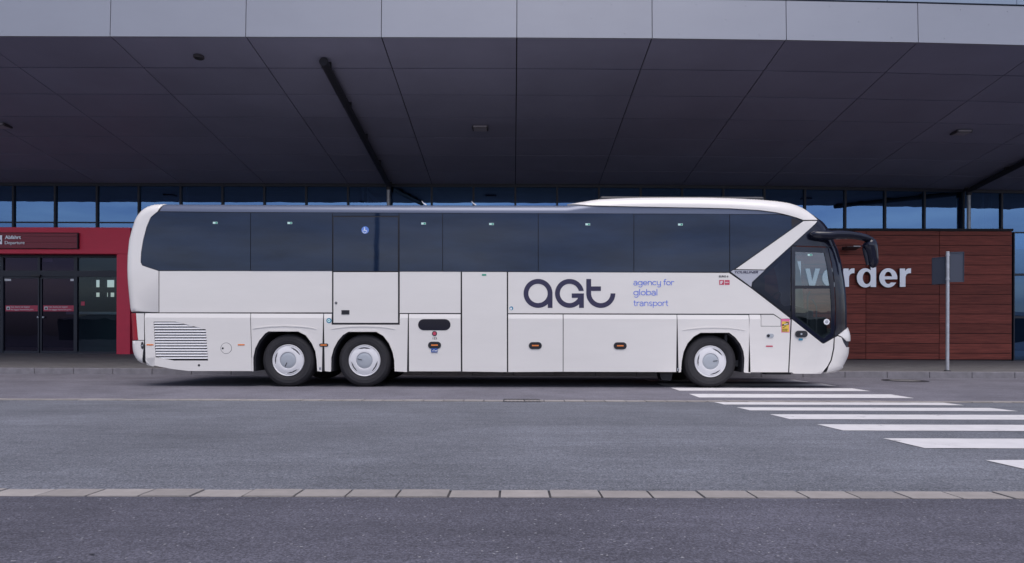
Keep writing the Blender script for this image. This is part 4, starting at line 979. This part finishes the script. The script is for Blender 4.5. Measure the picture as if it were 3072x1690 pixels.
df = plate("front_door", [(2373.4, 740.5), (2480.5, 744.5), (2491, 792), (2500, 850), (2503.8, 920), (2502, 985), (2498.6, 1011), (2470, 1028.4), (2462.5, 1027), (2373.4, 955)], GLOSSK, C, off=0.020, thick=0.03, holes=[UP, LP], smooth=60)
plate("upper_pane", UP, CABGL, df, off=0.010, thick=0.0, smooth=60); plate("lower_pane", LP, CABGL, df, off=0.010, thick=0.0, smooth=60)
plate("exit_sticker", rect(2422, 762.5, 2436, 768.5), ST_PALE, df, off=0.014, thick=0.002); plate("exit_symbol", rect(2428.5, 763.5, 2435, 767.5), ST_GREEN, df, off=0.0155, thick=0.001)
plate("round_sticker", circ(2479, 966, 9.4, 8), ST_WHITE, df, off=0.014, thick=0.002); plate("sticker_print", circ(2479, 966, 5.5, 7), GREYPAINT, df, off=0.0155, thick=0.001)
# door and flap fittings
h = plate("door_handle", oval(2401.5, 1002.5, 37, 20), TRIM, fd, off=0.044, thick=0.012); plate("handle_recess", oval(2397, 1002.5, 20, 12), SEAL, h, off=0.0455, thick=0.001); plate("lock", circ(2401, 1002.5, 3, 12), ALU, h, off=0.049, thick=0.003)
plate("sticker", rect(2394, 1016, 2406, 1021.5), ST_TEAL, fd, off=0.0335, thick=0.001)
def handle(cx, cy): 
    h = plate("flap_handle", oval(cx, cy, 39, 21), TRIM, C, off=0.042, thick=0.012); plate("handle_recess", oval(cx, cy, 33, 15.5), SEAL, h, off=0.0435, thick=0.001); plate("reflector", rect(cx-10, cy-2.2, cx+10, cy+1.8), ORANGE, h, off=0.047, thick=0.004)
handle(1304.4, 1036); handle(1605.7, 1037.2); handle(1859.5, 1037.8)
h = plate("side_marker", oval(973, 1035.6, 27, 9.5), TRIM, C, off=0.040, thick=0.01); plate("marker_lens", rect(963.5, 1033.4, 982.5, 1037.4), ORANGE, h, off=0.043, thick=0.003)
for cx, cy in ((453, 1034.7), (726, 1034.7)): plate("side_marker", oval(cx, cy, 21, 4), ORANGE, C, off=0.037, thick=0.006)
plate("side_marker", oval(2305.7, 1039, 21, 4), ST_RED, C, off=0.037, thick=0.006)
h = plate("flap_catch", oval(2308, 1007.7, 22, 12), ALU, C, off=0.042, thick=0.011); plate("catch_button", circ(2302.5, 1007.7, 4.5, 14), SEAL, h, off=0.0435, thick=0.001)
h = plate("display_window", oval(1303.6, 974.7, 97, 33.5), GLOSSK, C, off=0.036, thick=0.006)
h = plate("emergency_button", circ(1304.3, 1001, 7.5, 20), TRIM, C, off=0.040, thick=0.01); plate("button_cap", circ(1304.3, 1001, 5.2, 18), ST_RED, h, off=0.043, thick=0.003)
mb = MB(); put_text(mb, "123", (1298, 1012.5, 1310.5, 1018.5), BY0-0.0345, 0.001, 0.01); mb.build("lettering", ST_BLACK, C)
h = plate("blue_sticker", rect(1294.5, 1045, 1313.5, 1057.5), ST_DBLUE, C, off=0.0455, thick=0.006); mb = MB(); put_text(mb, "eTool", (1297, 1049, 1311.5, 1055), BY0-0.048, 0.001, 0.02); mb.build("sticker_print", ST_WHITE, h)
h = plate("fuel_cap", circ(681, 1045, 16.6, 32), SEAL, C, off=0.0335, thick=0.004); plate("cap_disc", circ(681, 1045, 15.6, 32), WHITE, h, off=0.036, thick=0.003); plate("cap_lock", circ(671, 1045.3, 3, 10), SEAL, h, off=0.038, thick=0.002)
plate("jack_hole", circ(599.4, 1096, 3.6, 12), SEAL, C, off=0.034, thick=0.003)
h = plate("corner_lamp", [(431.5, 1025), (433.5, 1033), (433.8, 1040), (432, 1047), (428, 1046), (425.5, 1037), (427.5, 1028)], TRIM, C, off=0.038, thick=0.01, smooth=60); plate("lamp_lens", circ(430, 1037, 2.4, 10), ALU, h, off=0.041, thick=0.003)
for x0, y0 in ((957.5, 1101), (2030.5, 1104.5)):
    h = plate("tyre_mark_sticker", rect(x0, y0, x0+8, y0+9), GREYPAINT, C, off=0.0345, thick=0.0015); plate("sticker_print", [(x0+2.6, y0+8), (x0+5.4, y0+8), (x0+5.2, y0+4), (x0+4, y0+1.5), (x0+2.8, y0+4)], ST_BLACK, h, off=0.036, thick=0.001)
h = plate("pressure_sticker", circ(988.5, 962.5, 7.8, 20), ST_TEAL, C, off=0.0345, thick=0.0015); plate("sticker_ring", circ(988.5, 962.5, 4.8, 16), ST_PALE, h, off=0.036, thick=0.001); plate("sticker_core", circ(988.2, 962.3, 1.8, 8), ST_TEAL, h, off=0.0375, thick=0.001)
plate("exit_sticker", rect(1446, 823, 1459, 828), ST_GREEN, C, off=0.0295, thick=0.001); 
h = plate("round_sticker", circ(1534, 925.5, 6, 9), ST_TEAL, C, off=0.0135, thick=0.001); plate("sticker_print", circ(1533, 926.5, 3.6, 7), ST_WHITE, h, off=0.015, thick=0.001)
# writing on the flank
U = lambda X_, Y_: (1540+X_/4.7704, 810+Y_/4.7733)
def ring(cx, cy, r, n=56): return [U(cx+r*math.cos(2*math.pi*k/n), cy+r*math.sin(2*math.pi*k/n)) for k in range(n)]
lm = MB()
def shape(pos, neg_first, more):
    lo = [[B(*p) for p in l] for l in (pos+neg_first+more)]; a, b = len(pos), len(pos)+len(neg_first)
    def t(x, z):
        if any(inpoly(x, z, l) for l in lo[b:]): return True
        return any(inpoly(x, z, l) for l in lo[:a]) and not any(inpoly(x, z, l) for l in lo[a:b])
    plate("x", lo, None, None, off=0.0145, thick=0.002, test=t, world=True, mb=lm)
def ur(x0, y0, x1, y1): return [U(x0, y0), U(x1, y0), U(x1, y1), U(x0, y1)]
shape([ring(353, 338, 207)], [ring(353, 338, 138)], [ur(492, 338, 560, 545)])
shape([ring(803, 338, 207)], [ring(803, 338, 138), ur(905, 302, 1030, 338)], [ur(835, 338, 1009, 402), ur(940, 339, 1009, 545)])
shape([ring(1251, 338, 208)], [ring(1251, 338, 139), ur(1030, 100, 1480, 338)], [ur(1043, 132, 1112, 339), ur(1110, 238, 1252, 302)])
lm.build("company_logo", LOGO, C)
YT = BY0-0.0125
def sans(mb, text, box, Y, w=0.15):
    """plain round sans-serif letters drawn as strokes, unit = x-height"""
    def arc(cx, cy, r, a0, a1, ry=None):
        n = max(6, int(abs(a1-a0)/14)); ry = ry or r; h = w/2
        A = [R(a0+(a1-a0)*k/n) for k in range(n+1)]
        return [(cx+(r+h)*math.cos(a), cy+(ry+h)*math.sin(a)) for a in A]+[(cx+(r-h)*math.cos(a), cy+(ry-h)*math.sin(a)) for a in reversed(A)]
    def ln(x0, y0, x1, y1):
        d = Vector((x1-x0, y1-y0)).normalized()*w/2
        return [(x0-d.y, y0+d.x), (x0+d.y, y0-d.x), (x1+d.y, y1-d.x), (x1-d.y, y1+d.x)]
    oo = lambda cx: [arc(cx, .5, .42, 0, 181), arc(cx, .5, .42, 179, 361)]
    G = {'a': (.97, [arc(.40, .29, .33, 0, 181, .28), arc(.40, .29, .33, 179, 361, .28), ln(.76, 0, .76, .66), arc(.42, .63, .34, 0, 150)]),
         'g': (1.07, oo(.45)+[ln(.87, 1, .87, -.1), arc(.49, -.1, .38, 0, -150, .34)]), 'e': (1.0, [arc(.45, .5, .42, 0, 170), arc(.45, .5, .42, 165, 318), ln(.05, .5, .92, .5)]),
         'n': (1.0, [ln(.1, 0, .1, 1), arc(.46, .58, .36, 0, 180), ln(.82, 0, .82, .6)]), 'c': (.92, [arc(.45, .5, .42, 42, 180), arc(.45, .5, .42, 175, 318)]),
         'y': (1.0, [ln(.1, 1, .1, .42), arc(.46, .43, .36, 180, 360), ln(.82, 1, .82, -.1), arc(.46, -.1, .36, 0, -145, .34)]),
         'f': (.60, [ln(.24, 0, .24, 1.2), arc(.49, 1.18, .25, 182, 65), ln(0, .93, .55, .93)]), 'o': (1.02, oo(.47)), 'r': (.66, [ln(.1, 0, .1, 1), arc(.45, .58, .35, 180, 55)]),
         'l': (.34, [ln(.1, 0, .1, 1.42)]), 'b': (1.06, [ln(.1, 0, .1, 1.42)]+oo(.52)), 'p': (1.06, [ln(.1, -.42, .1, 1)]+oo(.52)),
         't': (.66, [ln(.24, .28, .24, 1.32), arc(.47, .29, .23, 180, 290), ln(0, .93, .55, .93)]), 's': (.82, [arc(.38, .73, .26, 35, 275, .22), arc(.38, .28, .28, 95, -145, .22)]), ' ': (.42, [])}
    x = 0; L = []
    for ch in text:
        adv, st = G[ch]; L += [[(p[0]+x, p[1]) for p in l] for l in st]; x += adv
    xs = [p[0] for l in L for p in l]; zs = [p[1] for l in L for p in l]; X0, X1, Z0, Z1 = min(xs), max(xs), min(zs), max(zs)
    L = [[(box[0]+(p[0]-X0)/(X1-X0)*(box[2]-box[0]), box[3]-(p[1]-Z0)/(Z1-Z0)*(box[3]-box[1])) for p in l] for l in L]
    flat(mb, L, lambda a, b: any(inpoly(a, b, l) for l in L), Y, 0.002)
for s_, box in (("agency for", (1900.3, 837.3, 2023, 862.4)), ("global", (1900.3, 867.6, 1972, 893.2)), ("transport", (1900.3, 901.5, 2005, 923.8))):
    mb = MB(); sans(mb, s_, box, YT-0.002); mb.build("slogan", LOGOB, C)
mb = MB(); put_text(mb, "TOURLINER", (2203, 813.4, 2276, 820.6), BY0-0.0185, 0.002, 0.02, skew=0.5); mb.build("lettering", LOGO, C)
mb = MB(); put_text(mb, "EURO 6", (2157, 826.6, 2185, 832.6), YT-0.002, 0.002, 0.03); mb.build("lettering", ST_BLACK, C)
for x0, s_, box in ((2157, "iF", (2160.5, 843.5, 2168.5, 852.5)), (2173.6, "DESIGN", (2175.5, 846, 2186, 849.5))):
    h = plate("award_sticker", rect(x0, 840.7, x0+14.6, 855.2), ST_RED, C, off=0.0135, thick=0.001); mb = MB(); put_text(mb, s_, box, YT-0.003, 0.001, 0.03); mb.build("sticker_print", ST_WHITE, h)
h = plate("blind_spot_sticker", rect(2341.5, 957.5, 2366.5, 998), ST_PINK, C, off=0.034, thick=0.0015)
plate("sticker_field", rect(2343.5, 965, 2364.5, 996), ST_YEL, h, off=0.0355, thick=0.001)
sm = MB(); plate("x", [(2344, 974), (2352, 972), (2364, 969.5), (2364, 974), (2352, 977), (2344, 979)], None, None, off=0.037, thick=0.001, mb=sm, mi=0)
plate("x", [(2345, 983.5), (2358, 976.5), (2352, 982), (2345, 985)], None, None, off=0.0372, thick=0.001, mb=sm, mi=0)
plate("x", [(2353, 966), (2364, 966.5), (2364, 969), (2357, 969)], None, None, off=0.0374, thick=0.001, mb=sm, mi=0)
plate("x", [(2349, 973.5), (2361, 971), (2361, 972.8), (2350, 975.5)], None, None, off=0.0395, thick=0.001, mb=sm, mi=1)
put_text(sm, "ANGLES", (2346, 986.5, 2362.5, 990), BY0-0.037, 0.001, 0.03); put_text(sm, "MORTS", (2346.5, 991.5, 2362, 995), BY0-0.037, 0.001, 0.03); sm.build("sticker_print", [ST_BLACK, ST_WHITE], h)
# mirror
mb = MB(); YM = 11.86
Pm = lambda l: [P(a, b, YM) for a, b in l]
mb.tube(Pm([(2430, 701), (2437, 704), (2455, 706), (2480, 707), (2510, 704.5), (2545, 705), (2572, 708.5), (2595, 714), (2610, 720), (2620, 728), (2623, 738)]), [v/160 for v in (4, 11.5, 14, 14.5, 13.5, 12, 11, 10.5, 9.5, 8, 5)], 14, sq=1.5); mr_ = mb.build("mirror_arm", GLOSSK, C, 50)
mb = MB(); mb.tube(Pm([(2602, 724.5), (2606, 729), (2611, 740), (2615, 757), (2618, 775), (2619.5, 790), (2618, 800), (2616, 803)]), [v/160 for v in (15, 21, 20, 18, 16, 14.5, 9, 3)], 16, sq=0.9); mh = mb.build("mirror_head", GLOSSK, C, 50)
mb = MB(); a = Pm([(2599, 742), (2604, 762), (2608, 795)]); mb.tube([p+Vector((-0.01, 0.03, 0)) for p in a], [0.05, 0.055, 0.03], 10, sq=1.2); mb.build("mirror_glass", HEADL, mh, 50)
mb = MB(); q = [side(*B(2460, 706), -0.1), P(2460, 706, YM)]; mb.tube(q, 0.035, 8); mb.build("mirror_mount", TRIM, C)
# wheels
def wheel(px_, ang, name="wheel"):
    c = P(px_, 1000, BY0); c = Vector((c.x, BY0+0.05, 0.498))
    mb = MB(); mb.lathe([(0.30, 0.02), (0.299, -0.014), (0.291, -0.026), (0.282, -0.022), (0.276, -0.012), (0.262, -0.018), (0.2, -0.03), (0.163, -0.036), (0.155, -0.034), (0.151, -0.022)], c, 64); w = mb.build(name, WHITE2, C, 30, origin=c)
    mb = MB(); mb.lathe([(0.298, 0.05), (0.301, 0.0), (0.315, -0.012), (0.335, -0.022), (0.338, -0.0195), (0.372, -0.027), (0.376, -0.0245), (0.425, -0.024), (0.429, -0.0205), (0.462, -0.008), (0.482, 0.012), (0.484, 0.018), (0.494, 0.035), (0.498, 0.06), (0.499, 0.09), (0.488, 0.093), (0.488, 0.103), (0.499, 0.106), (0.499, 0.15), (0.488, 0.153), (0.488, 0.163), (0.499, 0.166), (0.499, 0.21), (0.488, 0.24), (0.46, 0.29), (0.40, 0.31), (0.3, 0.29)], c, 72); mb.build("tyre", RUBBER, w, 30)
    mb = MB()
    for k in range(60):      # tread shoulder blocks
        th = 2*math.pi*k/60; e, f = Vector((math.cos(th), 0, math.sin(th))), Vector((-math.sin(th), 0, math.cos(th)))
        for s in (0,):
            b0 = c+e*0.478+f*-0.008+Vector((0, 0.014, 0)); b1 = c+e*0.478+f*0.008+Vector((0, 0.014, 0))
            mb.hexa([b0+Vector((0, 0.05, 0)), b1+Vector((0, 0.05, 0)), b1+Vector((0, -0.006, 0)), b0+Vector((0, -0.006, 0)), b0+e*0.0225+Vector((0, 0.05, 0)), b1+e*0.0225+Vector((0, 0.05, 0)), b1+e*0.014+Vector((0, 0.012, 0)), b0+e*0.014+Vector((0, 0.012, 0))])
    mb.build("tread", RUBBER, w)
    mb = MB(); mb.lathe([(0.15, -0.012), (0.149, -0.022), (0.143, -0.026), (0.09, -0.031), (0.0001, -0.034)], c, 48); mb.build("hub_cap", ALU, w, 40)
    mb = MB(); mb.box(c+Vector((0.045, -0.040, -0.006)), c+Vector((0.130, -0.026, 0.006))); mb.build("hub_mark", SLOT, w)
    for k in range(3):
        a0 = R(20+120*k); n = 10
        def pt(r, t, y): return c+Vector((r*math.cos(a0+t), y, r*math.sin(a0+t)))
        mb = MB()
        for i in range(n):
            t0, t1 = R(52)*i/n, R(52)*(i+1)/n; k0 = 0.024*math.sin(math.pi*i/n)+0.004; k1 = 0.024*math.sin(math.pi*(i+1)/n)+0.004
            mb.face([pt(0.247-k0, t0, -0.0255), pt(0.247-k1, t1, -0.0255), pt(0.247, t1, -0.0235), pt(0.247, t0, -0.0235)])
        mb.build("slot", SLOT, w)
        mb = MB()
        mb.tube([pt(0.258, R(-6+64*i/10), -0.022) for i in range(11)], 0.006, 6); mb.build("slot_rim", WHITE2, w, 40)
    w.rotation_euler = (0, R(ang), 0)
    return w
ws_ = [wheel(863, 115), wheel(1092.5, 195), wheel(2133, -8)]
for o in ws_:
    f = o.copy(); COL.objects.link(f); f.parent = C; f.rotation_euler = (0, 0, math.pi); f.location = (o.location.x, -o.location.y, o.location.z)
    for ch in list(o.children):
        d = ch.copy(); COL.objects.link(d); d.parent = f
mb = MB(); mb.hexa([P(1979, 1119, 12.1), P(2018, 1119, 12.1), P(2018, 1119, 12.1)+Vector((0, .3, 0)), P(1979, 1119, 12.1)+Vector((0, .3, 0)), P(1985, 1141, 12.1), P(2013, 1143, 12.1), P(2013, 1143, 12.1)+Vector((0, .3, 0)), P(1985, 1141, 12.1)+Vector((0, .3, 0))]); mb.build("mud_flap", SEAL, C)
mb = MB(); a, b = P(2298, 1119, 12.2), P(2373, 1124, 12.2); mb.box((a.x, 12.2, b.z), (b.x, 12.4, a.z)); mb.build("step", TRIM, C)
mb = MB(); a, b = P(1510, 1115, 12.0), P(1519, 1121, 12.0); mb.box((a.x, 12.0, b.z), (b.x, 12.1, a.z)); mb.build("tow_eye", TRIM, C)
# far flank: window band
plate("window_band", [(500, 645), (2300, 650), (2200, 808), (445, 803), (440, 700)], TINT, C, off=0.01, thick=0.01, far=True)
